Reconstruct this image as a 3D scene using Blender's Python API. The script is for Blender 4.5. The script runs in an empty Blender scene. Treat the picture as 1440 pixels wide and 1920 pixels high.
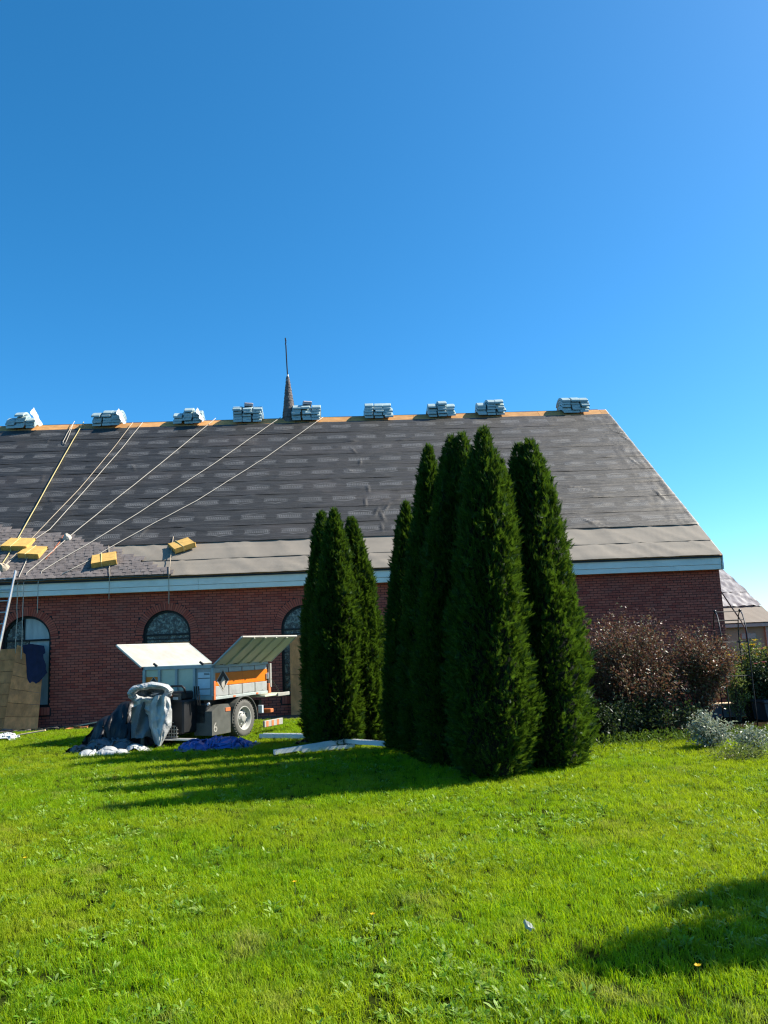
import bpy, math, random
import numpy as np
from mathutils import Vector, Matrix, noise
random.seed(7)
S = bpy.context.scene
COL = S.collection
# ------------------------------------------------------------------ camera
PITCH, ROLL, YAW = (math.radians(v) for v in (9.43972, -2.51159, 3.17475))
CAMH, FPX = 1.7, 1500.0
cF = np.array([math.sin(YAW)*math.cos(PITCH), math.cos(YAW)*math.cos(PITCH), math.sin(PITCH)])
cR0 = np.array([math.cos(YAW), -math.sin(YAW), 0.0])
cU0 = np.cross(cR0, cF)
cR = math.cos(ROLL)*cR0 + math.sin(ROLL)*cU0
cU = -math.sin(ROLL)*cR0 + math.cos(ROLL)*cU0
cam = bpy.data.cameras.new('camera')
cam.sensor_fit = 'VERTICAL'; cam.sensor_height = 36.0; cam.lens = FPX/1920*36
cam.clip_start = 0.05; cam.clip_end = 3000
camo = bpy.data.objects.new('camera', cam); COL.objects.link(camo)
camo.matrix_world = Matrix(((cR[0], cU[0], -cF[0], 0), (cR[1], cU[1], -cF[1], 0), (cR[2], cU[2], -cF[2], CAMH), (0, 0, 0, 1)))
S.camera = camo
# ------------------------------------------------------------------ light
SUN_EL, SUN_AZ = math.radians(43.0), math.radians(80.0)     # azimuth clockwise from +Y
sd = Vector((math.cos(SUN_EL)*math.sin(SUN_AZ), math.cos(SUN_EL)*math.cos(SUN_AZ), math.sin(SUN_EL)))
world = bpy.data.worlds.new('World'); S.world = world; world.use_nodes = True
wn = world.node_tree
sky = wn.nodes.new('ShaderNodeTexSky'); sky.sky_type = 'NISHITA'; sky.sun_disc = False
sky.sun_elevation = SUN_EL; sky.sun_rotation = SUN_AZ
sky.air_density = 0.7; sky.dust_density = 0.6; sky.ozone_density = 7.0; sky.altitude = 100
hs = wn.nodes.new('ShaderNodeHueSaturation'); hs.inputs['Saturation'].default_value = 1.21; hs.inputs['Hue'].default_value = 0.487
wn.links.new(sky.outputs[0], hs.inputs['Color']); wn.links.new(hs.outputs[0], wn.nodes['Background'].inputs[0])
wn.nodes['Background'].inputs[1].default_value = 0.120
sl = bpy.data.lights.new('sun', 'SUN'); sl.energy = 5.0; sl.angle = math.radians(0.53); sl.color = (1.0, 0.94, 0.84)
slo = bpy.data.objects.new('sun', sl); COL.objects.link(slo)
slo.rotation_euler = sd.to_track_quat('Z', 'Y').to_euler(); slo.location = (30, 5, 30)
vs = S.view_settings
vs.view_transform = 'Standard'; vs.look = 'None'; vs.exposure = 1.05; vs.gamma = 1.0; vs.use_curve_mapping = False
S.render.engine = 'CYCLES'
S.cycles.use_denoising = True; S.cycles.denoiser = 'OPENIMAGEDENOISE'; S.cycles.denoising_prefilter = 'NONE'; S.cycles.pixel_filter_type = 'BLACKMAN_HARRIS'; S.cycles.filter_width = 1.25
S.cycles.max_bounces = 6; S.cycles.diffuse_bounces = 3; S.cycles.glossy_bounces = 2; S.cycles.transmission_bounces = 3
S.cycles.sample_clamp_indirect = 6

# ------------------------------------------------------------------ helpers
ORG = np.array([0, 0, CAMH])
def ray(x, y): return cF + cR*(x-720)/FPX + cU*(960-y)/FPX
def at_ground(x, y, z=0.0):
    d = ray(x, y); return Vector(ORG + d*((z-CAMH)/d[2]))
def at_depth(x, y, Y):
    d = ray(x, y); return Vector(ORG + d*(Y/d[1]))

def tag(o, label=None, cat=None, group=None, kind=None):
    if label: o['label'] = label
    if cat: o['category'] = cat
    if group: o['group'] = group
    if kind: o['kind'] = kind
    return o
def empty(name, loc=(0, 0, 0), rz=0.0, parent=None):
    o = bpy.data.objects.new(name, None); COL.objects.link(o)
    o.location = loc; o.rotation_euler = (0, 0, rz); o.empty_display_size = .2
    if parent: o.parent = parent
    return o
def link(name, me, parent=None, loc=None, rot=None):
    o = bpy.data.objects.new(name, me); COL.objects.link(o)
    if parent: o.parent = parent
    if loc is not None: o.location = loc
    if rot is not None: o.rotation_euler = rot
    return o
class MB:
    def __init__(s): s.v = []; s.f = []; s.m = []; s.k = 0
    def add(s, vs_, fs, T=None):
        n = len(s.v)
        for p in vs_:
            p = Vector(p)
            s.v.append(tuple(T @ p if T else p))
        for f in fs: s.f.append(tuple(i+n for i in f)); s.m.append(s.k)
        return s
    def box(s, x0, x1, y0, y1, z0, z1, T=None, faces='all'):
        v = [(x0,y0,z0),(x1,y0,z0),(x1,y1,z0),(x0,y1,z0),(x0,y0,z1),(x1,y0,z1),(x1,y1,z1),(x0,y1,z1)]
        f = [(0,3,2,1),(4,5,6,7),(0,1,5,4),(1,2,6,5),(2,3,7,6),(3,0,4,7)]
        if faces == 'noback': f = [f[0], f[1], f[2], f[3], f[5]]
        return s.add(v, f, T)
    def bbox(s, x0, x1, y0, y1, z0, z1, b=.01, T=None):       # box with chamfered edges
        c = Vector(((x0+x1)/2, (y0+y1)/2, (z0+z1)/2)); h = ((x1-x0)/2, (y1-y0)/2, (z1-z0)/2)
        v = []; idx = {}
        for sx in (-1, 1):
            for sy in (-1, 1):
                for sz in (-1, 1):
                    for a in range(3):
                        q = [sx*(h[0]-b), sy*(h[1]-b), sz*(h[2]-b)]; q[a] = (sx, sy, sz)[a]*h[a]
                        idx[(sx, sy, sz, a)] = len(v); v.append(c+Vector(q))
        f = []
        for a in range(3):
            o1, o2 = [(1, 2), (2, 0), (0, 1)][a]
            for sg in (-1, 1):
                def k(p, q):
                    t = [0, 0, 0]; t[a] = sg; t[o1] = p; t[o2] = q; return idx[(t[0], t[1], t[2], a)]
                q = [k(-1, -1), k(1, -1), k(1, 1), k(-1, 1)]; f.append(tuple(q if sg > 0 else q[::-1]))
        for a in range(3):                                     # edges
            o1, o2 = [(1, 2), (2, 0), (0, 1)][a]
            for p in (-1, 1):
                for q in (-1, 1):
                    def k(e, face):
                        t = [0, 0, 0]; t[a] = e; t[o1] = p; t[o2] = q; return idx[(t[0], t[1], t[2], face)]
                    f.append((k(-1, o1), k(1, o1), k(1, o2), k(-1, o2)))
        for sx in (-1, 1):
            for sy in (-1, 1):
                for sz in (-1, 1): f.append(tuple(idx[(sx, sy, sz, a)] for a in range(3)))
        return s.add(v, f, T)
    def tube(s, pts, r, n=6, cap=True):
        pts = [Vector(p) for p in pts]; rs = r if isinstance(r, (list, tuple)) else [r]*len(pts)
        base = len(s.v); prev = None
        for i, p in enumerate(pts):
            d = (pts[min(i+1, len(pts)-1)]-pts[max(i-1, 0)]).normalized()
            up = prev if prev is not None else (Vector((0, 0, 1)) if abs(d.z) < .9 else Vector((1, 0, 0)))
            a = d.cross(up).normalized(); b = a.cross(d).normalized(); prev = b
            for j in range(n):
                t = 2*math.pi*j/n; s.v.append(tuple(p+(a*math.cos(t)+b*math.sin(t))*rs[i]))
        for i in range(len(pts)-1):
            for j in range(n):
                q = base+i*n; s.f.append((q+j, q+(j+1) % n, q+n+(j+1) % n, q+n+j)); s.m.append(s.k)
        if cap:
            s.f.append(tuple(base+j for j in range(n))[::-1]); s.m.append(s.k)
            s.f.append(tuple(base+(len(pts)-1)*n+j for j in range(n))); s.m.append(s.k)
        return s
    def lathe(s, prof, n, T=None, close=False):               # prof (r, a) round local Y axis
        v = []; f = []
        for r, a in prof:
            for j in range(n):
                t = 2*math.pi*j/n; v.append((r*math.cos(t), a, r*math.sin(t)))
        m = len(prof)
        for i in range(m if close else m-1):
            for j in range(n):
                f.append((i*n+j, i*n+(j+1) % n, ((i+1) % m)*n+(j+1) % n, ((i+1) % m)*n+j))
        return s.add(v, f, T)
    def grid(s, fn, nu, nv, wrap=False):
        b = len(s.v)
        for i in range(nu+1):
            for j in range(nv+1): s.v.append(tuple(fn(i/nu, j/nv)))
        for i in range(nu):
            for j in range(nv):
                q = b+i*(nv+1)+j; s.f.append((q, q+nv+1, q+nv+2, q+1)); s.m.append(s.k)
        return s
    def prism(s, poly, T, depth):                              # poly in local XZ, extruded along +Y
        n = len(poly)
        v = [(x, 0, z) for x, z in poly]+[(x, depth, z) for x, z in poly]
        f = [tuple(range(n)), tuple(range(2*n-1, n-1, -1))]+[(i, i+n, (i+1) % n+n, (i+1) % n) for i in range(n)]
        return s.add(v, f, T)
    def mesh(s, name, mats, smooth=False):
        me = bpy.data.meshes.new(name); me.from_pydata(s.v, [], s.f)
        for m in (mats if isinstance(mats, (list, tuple)) else [mats]): me.materials.append(m)
        if any(s.m): me.polygons.foreach_set('material_index', s.m)
        if smooth: me.polygons.foreach_set('use_smooth', [True]*len(me.polygons))
        me.update(); return me
    def build(s, name, mats, parent=None, smooth=False, loc=None, rot=None):
        return link(name, s.mesh(name, mats, smooth), parent, loc, rot)
def npmesh(me, V, Fs, mi=None):                                 # fast mesh from numpy arrays
    me.vertices.add(len(V)); me.vertices.foreach_set('co', np.asarray(V, np.float32).ravel())
    li = np.concatenate([f.ravel() for f in Fs]); tot = np.concatenate([np.full(len(f), f.shape[1]) for f in Fs])
    me.loops.add(len(li)); me.loops.foreach_set('vertex_index', li.astype(np.int32))
    me.polygons.add(len(tot)); me.polygons.foreach_set('loop_start', (np.cumsum(tot)-tot).astype(np.int32))
    if mi: me.polygons.foreach_set('material_index', np.concatenate([np.full(len(f), m_) for f, m_ in zip(Fs, mi)]).astype(np.int32))
    me.update(calc_edges=True); me.validate()
def nz(x, y=0., z=0.): return noise.noise(Vector((x, y, z)))
def ridged(x, y=0., z=0.): return 1-2*abs(noise.noise(Vector((x, y, z))))

# ------------------------------------------------------------------ materials
def newmat(name):
    m = bpy.data.materials.new(name); m.use_nodes = True
    return m, m.node_tree.nodes, m.node_tree.links, m.node_tree.nodes['Principled BSDF']
def nd(N, t, **kw):
    n = N.new(t)
    for k, v in kw.items(): setattr(n, k, v)
    return n
def mth(N, L, op, a, b=None, c=None):
    n = N.new('ShaderNodeMath'); n.operation = op
    for i, q in enumerate((a, b, c)):
        if q is None: continue
        if isinstance(q, (int, float)): n.inputs[i].default_value = q
        else: L.new(q, n.inputs[i])
    return n.outputs[0]
def mixc(N, L, fac, a, b, mode='MIX'):
    n = N.new('ShaderNodeMix'); n.data_type = 'RGBA'; n.blend_type = mode
    for i, q in ((0, fac), (6, a), (7, b)):
        if isinstance(q, (int, float)): n.inputs[i].default_value = q
        elif isinstance(q, tuple): n.inputs[i].default_value = (*q[:3], 1)
        else: L.new(q, n.inputs[i])
    return n.outputs[2]
def rnd(N, L):                                                  # per piece random: mesh island + object
    g = N.new('ShaderNodeNewGeometry'); o = N.new('ShaderNodeObjectInfo')
    return mth(N, L, 'FRACT', mth(N, L, 'ADD', g.outputs['Random Per Island'], o.outputs['Random']))
def tex(N, L, scale, detail=4, stretch=(1, 1, 1), rough=.6, coord='Object'):
    tc = N.new('ShaderNodeTexCoord'); mp = N.new('ShaderNodeMapping'); mp.inputs['Scale'].default_value = stretch
    L.new(tc.outputs[coord], mp.inputs[0])
    o = N.new('ShaderNodeObjectInfo'); t = N.new('ShaderNodeTexNoise'); t.noise_dimensions = '4D'
    L.new(mp.outputs[0], t.inputs['Vector']); L.new(mth(N, L, 'MULTIPLY', o.outputs['Random'], 37.0), t.inputs['W'])
    t.inputs['Scale'].default_value = scale; t.inputs['Detail'].default_value = detail; t.inputs['Roughness'].default_value = rough
    return t.outputs['Fac']
def ramp(N, L, fac, stops):
    r = N.new('ShaderNodeValToRGB'); e = r.color_ramp.elements
    while len(e) < len(stops): e.new(.5)
    for q, (p, c) in zip(e, stops): q.position = p; q.color = (*c, 1)
    L.new(fac, r.inputs[0]); return r.outputs[0]
def bump(N, L, B, h, strength=.4, dist=.01):
    b = N.new('ShaderNodeBump'); b.inputs['Strength'].default_value = strength; b.inputs['Distance'].default_value = dist
    L.new(h, b.inputs['Height']); L.new(b.outputs[0], B.inputs['Normal'])
def plain(name, c, rough=.6, var=.18, scale=6, bs=None, bstr=.3, bdist=.01, spec=.3, metal=0., stretch=(1, 1, 1), isl=.0, dirt=None, dirtamt=.5, dscale=3):
    m, N, L, B = newmat(name)
    f = tex(N, L, scale, 5, stretch)
    lo = tuple(max(0, q*(1-var)) for q in c); hi = tuple(q*(1+var) for q in c)
    col = ramp(N, L, f, [(.3, lo), (.7, hi)])
    if isl:
        r = rnd(N, L); v = mth(N, L, 'MULTIPLY_ADD', r, 2*isl, 1-isl)
        cc = N.new('ShaderNodeCombineColor')
        for i in range(3): L.new(v, cc.inputs[i])
        col = mixc(N, L, 1.0, col, cc.outputs[0], 'MULTIPLY')
    if dirt:
        d = tex(N, L, dscale, 6, (1, 1, 1), .7)
        dm = ramp(N, L, d, [(.48, (0, 0, 0)), (.68, (dirtamt,)*3)])
        col = mixc(N, L, dm, col, dirt)
    L.new(col, B.inputs['Base Color'])
    B.inputs['Roughness'].default_value = rough; B.inputs['Specular IOR Level'].default_value = spec; B.inputs['Metallic'].default_value = metal
    if bs: bump(N, L, B, tex(N, L, bs, 4, stretch), bstr, bdist)
    return m
def leafmat(name, stops, trans=(.3, .4, .05), tfac=.35, rough=.5, spec=.25, patch=None, patchscale=.35):
    m, N, L, B = newmat(name)
    col = ramp(N, L, rnd(N, L), stops)
    if patch:
        g = N.new('ShaderNodeNewGeometry'); t = N.new('ShaderNodeTexNoise'); t.inputs['Scale'].default_value = patchscale
        t.inputs['Detail'].default_value = 3; L.new(g.outputs['Position'], t.inputs['Vector'])
        pm = ramp(N, L, t.outputs['Fac'], [(.42, (0, 0, 0)), (.62, (1, 1, 1))])
        col = mixc(N, L, pm, col, mixc(N, L, .6, col, patch))
        t2 = N.new('ShaderNodeTexNoise'); t2.inputs['Scale'].default_value = patchscale*3.1; t2.inputs['Detail'].default_value = 4; L.new(g.outputs['Position'], t2.inputs['Vector'])
        col = mixc(N, L, ramp(N, L, t2.outputs['Fac'], [(.50, (0, 0, 0)), (.66, (.75,)*3)]), col, (.060, .17, .006))
        t3 = N.new('ShaderNodeTexNoise'); t3.inputs['Scale'].default_value = patchscale*5.3; t3.inputs['Detail'].default_value = 5; t3.noise_dimensions = '4D'; t3.inputs['W'].default_value = 7.7; L.new(g.outputs['Position'], t3.inputs['Vector'])
        col = mixc(N, L, ramp(N, L, t3.outputs['Fac'], [(.58, (0, 0, 0)), (.72, (.6,)*3)]), col, (.40, .33, .10))
    L.new(col, B.inputs['Base Color']); B.inputs['Roughness'].default_value = rough; B.inputs['Specular IOR Level'].default_value = spec
    tr = N.new('ShaderNodeBsdfTranslucent'); L.new(mixc(N, L, .5, col, trans), tr.inputs[0])
    mx = N.new('ShaderNodeMixShader'); mx.inputs[0].default_value = tfac
    L.new(B.outputs[0], mx.inputs[1]); L.new(tr.outputs[0], mx.inputs[2])
    L.new(mx.outputs[0], N['Material Output'].inputs['Surface'])
    return m
M = {}
# brick
m, N, L, B = newmat('brick'); r = rnd(N, L)
c1 = ramp(N, L, r, [(0, (.33, .052, .030)), (.35, (.43, .078, .042)), (.7, (.48, .105, .060)), (1, (.37, .080, .048))])
c2 = mixc(N, L, ramp(N, L, tex(N, L, 1.3, 4, (1, 1, 1), .6, 'Object'), [(.45, (0, 0, 0)), (.70, (.38,)*3)]), c1, (.26, .10, .07))
L.new(c2, B.inputs['Base Color']); B.inputs['Roughness'].default_value = .85; bump(N, L, B, tex(N, L, 90, 3), .3, .004); M['brick'] = m
M['mortar'] = plain('mortar', (.045, .030, .028), .95, .25, 3, 60, .4, .004)
M['frieze'] = plain('painted_trim', (.78, .76, .66), .55, .08, 2.5, 30, .15, .004, dirt=(.55, .52, .43), dirtamt=.45, dscale=1.7, stretch=(.4, 1, 1))
M['dark'] = plain('dark_metal', (.02, .018, .016), .5, .3, 8)
M['osb_edge'] = plain('roof_deck_wood', (.50, .25, .085), .8, .3, 9, 30, .3, .004, stretch=(.35, 1, 1), isl=.22)
M['felt'] = plain('beige_felt', (.235, .20, .155), .8, .08, 1.2, 4, .25, .02, dirt=(.17, .145, .115), dirtamt=.5, dscale=.9)
m, N, L, B = newmat('shingle'); r = rnd(N, L)
c1 = ramp(N, L, r, [(0, (.085, .068, .060)), (.4, (.125, .104, .095)), (.75, (.165, .135, .120)), (1, (.10, .09, .088))])
c2 = mixc(N, L, .5, c1, ramp(N, L, tex(N, L, 14, 2, (.35, 1, 1)), [(.35, (.07, .055, .05)), (.65, (.21, .18, .16))]))
L.new(c2, B.inputs['Base Color']); B.inputs['Roughness'].default_value = .9; bump(N, L, B, tex(N, L, 220, 2), .5, .003); M['shingle'] = m
# printed roof underlayment: UV is in metres, v measured inside one strip
m, N, L, B = newmat('underlayment')
uvn = N.new('ShaderNodeUVMap'); uvn.uv_map = 'UVMap'; sp = N.new('ShaderNodeSeparateXYZ'); L.new(uvn.outputs[0], sp.inputs[0])
u_, v_ = sp.outputs[0], sp.outputs[1]
A = lambda *k: mth(N, L, *k)
cu = A('SUBTRACT', A('FRACT', A('DIVIDE', u_, 1.05)), .5); p_ = A('MULTIPLY', A('ABSOLUTE', cu), 1.05); q_ = A('SUBTRACT', v_, .47)
inw = A('LESS_THAN', p_, .37)
qt = A('MULTIPLY_ADD', A('SUBTRACT', .37, p_), .26, .085)
band = lambda a, w: A('LESS_THAN', A('ABSOLUTE', a), w)
l1 = A('MULTIPLY', inw, band(A('SUBTRACT', q_, qt), .016)); l2 = A('MULTIPLY', inw, band(A('ADD', q_, .125), .012))
let = A('MULTIPLY', A('MULTIPLY', A('LESS_THAN', p_, .34), band(A('SUBTRACT', q_, .0), .062)), A('GREATER_THAN', A('FRACT', A('MULTIPLY', u_, 19.0)), .38))
lin = A('MULTIPLY', A('MULTIPLY', A('LESS_THAN', p_, .30), band(A('ADD', q_, .09), .010)), 1.0)
fill = A('MULTIPLY', A('MULTIPLY', inw, A('LESS_THAN', q_, qt)), A('GREATER_THAN', q_, -.125))
mk = A('MAXIMUM', A('MAXIMUM', l1, l2), A('MAXIMUM', let, lin)); mk = A('MINIMUM', A('ADD', A('MULTIPLY', mk, .90), A('MULTIPLY', fill, .12)), 1.0)
st = N.new('ShaderNodeTexNoise'); mp = N.new('ShaderNodeMapping'); mp.inputs['Scale'].default_value = (.55, 7.5, 1)
L.new(uvn.outputs[0], mp.inputs[0]); L.new(mp.outputs[0], st.inputs['Vector']); st.inputs['Scale'].default_value = 1.6; st.inputs['Detail'].default_value = 5; st.inputs['Roughness'].default_value = .65
base = ramp(N, L, st.outputs['Fac'], [(.36, (.004, .0037, .0034)), (.52, (.013, .0125, .012)), (.68, (.036, .035, .033))])
wear = ramp(N, L, tex(N, L, 2.2, 5), [(.38, (.45,)*3), (.58, (1, 1, 1))])
mkc = N.new('ShaderNodeMix'); mkc.data_type = 'FLOAT'; 
col = mixc(N, L, A('MULTIPLY', mk, wear), base, (.108, .106, .102))
dust = ramp(N, L, tex(N, L, .35, 4), [(.5, (0, 0, 0)), (.72, (.10,)*3)])
col = mixc(N, L, dust, col, (.20, .15, .13))
L.new(col, B.inputs['Base Color']); B.inputs['Roughness'].default_value = .56; B.inputs['Specular IOR Level'].default_value = .58; B.inputs['IOR'].default_value = 1.6; B.inputs['Specular Tint'].default_value = (1, .93, .80, 1)
bump(N, L, B, st.outputs['Fac'], .7, .05); M['under'] = m
M['wood'] = plain('weathered_plywood', (.64, .245, .085), .85, .35, 7, 25, .35, .004, stretch=(1, 1, .5), isl=.10, dirt=(.36, .15, .065), dirtamt=.6, dscale=2)
M['plank'] = plain('sunlit_plank', (.62, .45, .27), .75, .2, 5, stretch=(.3, 1, 1))
M['pad'] = plain('yellow_foam', (.60, .36, .095), .8, .14, 9, 40, .5, .008, dirt=(.34, .22, .06), dirtamt=.5, dscale=6)
M['rope'] = plain('rope', (.42, .34, .24), .85, .15, 30)
M['rope_w'] = plain('white_rope', (.46, .41, .33), .85, .12, 30)
M['rope_y'] = plain('yellow_rope', (.50, .41, .18), .85, .15, 30)
M['wrap'] = plain('bundle_wrap', (.34, .43, .42), .42, .14, 9, 12, .35, .01, .4, isl=.10)
M['wrap2'] = plain('pale_bundle_wrap', (.45, .38, .37), .45, .12, 9, isl=.08)
M['film'] = plain('white_plastic_film', (.50, .52, .52), .35, .06, 6, spec=.45)
M['glass'] = None
m, N, L, B = newmat('mottled_reflection_glass')
g1 = ramp(N, L, tex(N, L, 11, 5, (1, 1, 1), .7), [(.42, (.004, .009, .009)), (.50, (.03, .05, .045)), (.60, (.20, .23, .19))])  # mottle paints reflections into the pane colour
L.new(g1, B.inputs['Base Color']); B.inputs['Roughness'].default_value = .22; bump(N, L, B, tex(N, L, 12, 3), .25, .01); M['glass'] = m
M['pale_glass'] = plain('pale_reflection_glass', (.36, .40, .38), .25, .22, 3, spec=.5, stretch=(3, 1, .6))  # pale grey base colour stands in for a reflection on the pane
M['frame'] = plain('dark_window_frame', (.012, .014, .013), .5, .3, 8)
M['white'] = plain('white_paint', (.36, .34, .29), .55, .12, 5, dirt=(.28, .25, .20), dirtamt=.6, dscale=4)
M['cream'] = plain('cream_paint', (.54, .55, .40), .5, .08, 3, dirt=(.30, .30, .20), dirtamt=.4, dscale=3)
M['grey'] = plain('grey_paint', (.36, .40, .37), .5, .10, 3, dirt=(.20, .22, .19), dirtamt=.5, dscale=4)
M['silver'] = plain('dusty_silver_panel', (.34, .345, .32), .5, .08, 5, dirt=(.22, .22, .20), dirtamt=.6, dscale=6)
M['orange'] = plain('orange_paint', (.72, .17, .006), .42, .06, 4)
M['rust'] = plain('orange_hydraulics', (.62, .17, .06), .5, .2, 8)
M['black'] = plain('black_paint', (.018, .018, .018), .45, .3, 5)
M['boxblk'] = plain('dusty_black_box', (.085, .085, .072), .55, .25, 5, dirt=(.13, .13, .11), dirtamt=.5, dscale=4)
M['rubber'] = plain('tyre_rubber', (.11, .105, .090), .85, .25, 9, 60, .4, .006)
M['rim'] = plain('rim_paint', (.36, .35, .31), .45, .1, 6, dirt=(.3, .28, .22), dirtamt=.4, dscale=8)
M['sticker'] = plain('pale_sticker', (.52, .60, .62), .4, .08, 10)
M['tarp_g'] = plain('grey_tarp', (.075, .092, .10), .36, .12, 4, 16, .5, .02, .5)
M['tarp_s'] = plain('silver_tarp', (.40, .41, .395), .33, .3, 6, 22, .6, .02, .55)
M['tarp_b'] = plain('blue_tarp', (.016, .085, .33), .36, .2, 4, 16, .5, .02, .5)
M['tarp_k'] = plain('black_sheet', (.008, .008, .010), .42, .3, 4, 14, .5, .02, .35)
M['cloth'] = plain('navy_cloth', (.012, .016, .045), .8, .25, 6)
M['alu'] = plain('aluminium', (.62, .62, .60), .38, .1, 8, metal=.6)
M['gutter'] = plain('white_gutter', (.72, .73, .71), .4, .06, 3, dirt=(.4, .4, .35), dirtamt=.4, dscale=5)
M['soil'] = plain('bare_soil', (.085, .066, .046), .95, .35, 2.2, 25, .6, .02)
M['mulch'] = plain('mulch', (.024, .018, .010), 1.0, .4, 6, 30, .8, .03, 0.)
M['lawn'] = plain('lawn_soil', (.024, .034, .006), 1.0, .35, 1.1, 40, .5, .02, 0.)
M['bark'] = plain('bark', (.075, .055, .042), .9, .3, 9, 25, .6, .01, stretch=(1, 1, .3))
M['scrap'] = plain('roofing_scrap', (.13, .11, .095), .85, .4, 5, isl=.5)
M['wallpaint'] = plain('tan_siding', (.32, .255, .17), .7, .08, 2)
M['concrete'] = plain('stone_cap', (.50, .44, .36), .8, .15, 5, 30, .3, .005)
M['bin'] = plain('slate_plastic', (.055, .065, .075), .5, .15, 5)
M['bluegrey'] = plain('bluegrey_board', (.16, .20, .23), .6, .12, 4)
M['thuja'] = leafmat('cedar_foliage', [(0, (.007, .027, .007)), (.4, (.015, .050, .008)), (.75, (.033, .082, .010)), (1, (.060, .115, .014))], (.14, .24, .010), .34, .5, .12)
M['thuja_in'] = plain('cedar_inner', (.005, .009, .003), .95, .4, 5)  # near-black solid core added inside each crown to block light passing through
M['grass'] = leafmat('grass', [(0, (.070, .20, .002)), (.3, (.16, .335, .002)), (.7, (.25, .43, .003)), (1, (.36, .46, .02))], (.52, .68, .003), .45, .55, .14, patch=(.38, .39, .02), patchscale=.45)
M['weed'] = leafmat('weed_leaf', [(0, (.06, .17, .010)), (.5, (.15, .29, .020)), (1, (.32, .42, .110))], (.42, .56, .012), .36, .50, .22)
M['barberry'] = leafmat('purple_brown_leaf', [(0, (.065, .028, .024)), (.3, (.145, .060, .042)), (.55, (.18, .088, .055)), (.70, (.11, .115, .045)), (.88, (.17, .18, .08)), (1, (.30, .27, .21))], (.28, .12, .06), .25, .45, .35)
M['darkleaf'] = leafmat('dark_green_leaf', [(0, (.016, .032, .013)), (.6, (.035, .062, .022)), (1, (.09, .11, .06))], (.08, .13, .02), .25, .45, .35)
M['edgeleaf'] = leafmat('edge_leaf', [(0, (.03, .07, .01)), (.6, (.08, .15, .015)), (1, (.16, .22, .05))], (.2, .3, .02), .3, .5, .25)
M['silverleaf'] = leafmat('silver_leaf', [(0, (.16, .19, .13)), (.5, (.30, .33, .25)), (1, (.46, .48, .40))], (.35, .4, .2), .25, .45, .3)
M['limeleaf'] = leafmat('lime_leaf', [(0, (.07, .11, .02)), (.6, (.15, .19, .05)), (1, (.28, .30, .12))], (.3, .36, .05), .3, .45, .3)
M['yellowfl'] = leafmat('yellow_petal', [(0, (.60, .36, .01)), (1, (.80, .55, .02))], (.8, .5, .02), .3)
M['redfl'] = leafmat('dull_red_petal', [(0, (.22, .05, .07)), (1, (.36, .10, .12))], (.4, .1, .1), .3)

# ------------------------------------------------------------------ world dimensions (metres)
D, OV, ZE, ZT, W, ZR, XC = 21.59, .33, 3.349, 3.743, 7.80, 10.293, 10.388
XL = -19.0                                                     # left end of what is built
RUN, RISE = W+OV, ZR-ZT
SL = math.hypot(RUN, RISE); TY, TZ = RUN/SL, RISE/SL
def roof(x, s, n=0.0): return Vector((x, D-OV+TY*s-TZ*n, ZT+TZ*s+TY*n))
def roof_px(px, py):                                            # photograph point -> (x, s) on the front slope
    d = ray(px, py); nrm = np.array([0, -TZ, TY]); p0 = np.array([0, D-OV, ZT])
    t = ((p0-ORG) @ nrm)/(d @ nrm); P = ORG+d*t
    return P[0], (P[1]-(D-OV))/TY
XG = XC-.025                                                    # rake edge
# ------------------------------------------------------------------ ground
g = MB(); g.add([(-400, -300, 0), (400, -300, 0), (400, 700, 0), (-400, 700, 0)], [(0, 1, 2, 3)])
tag(g.build('ground', M['lawn']), kind='structure')
def sheet(name, mat, poly, z):
    b = MB(); b.add([(x, y, z) for x, y in poly], [tuple(range(len(poly)))])
    return tag(b.build(name, mat), kind='structure')
def wob(x0, x1, y, n, a, sd_): return [(x0+(x1-x0)*i/n, y+a*nz(i*.7, sd_)) for i in range(n+1)]
sheet('bare_earth_strip', M['soil'], wob(-15, 4.0, 20.35, 30, .30, 3)+[(4.0, 21.7), (-15, 21.7)], .006)
sheet('planting_bed', M['mulch'], wob(3.1, 10.5, 12.9, 18, .25, 9)+[(10.5, 21.5), (3.6, 21.5)], .010)
sheet('tree_bed', M['mulch'], [(1.95+1.05*math.cos(t), 11.5+.80*math.sin(t)*(1+.15*math.sin(3*t))+.35*math.cos(t)*-1.2) for t in np.linspace(0, 2*math.pi, 28, endpoint=False)], .008)
sheet('tree_bed', M['mulch'], [(.05+.55*math.cos(t), 15.0+.45*math.sin(t)) for t in np.linspace(0, 2*math.pi, 24, endpoint=False)], .008)

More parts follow.
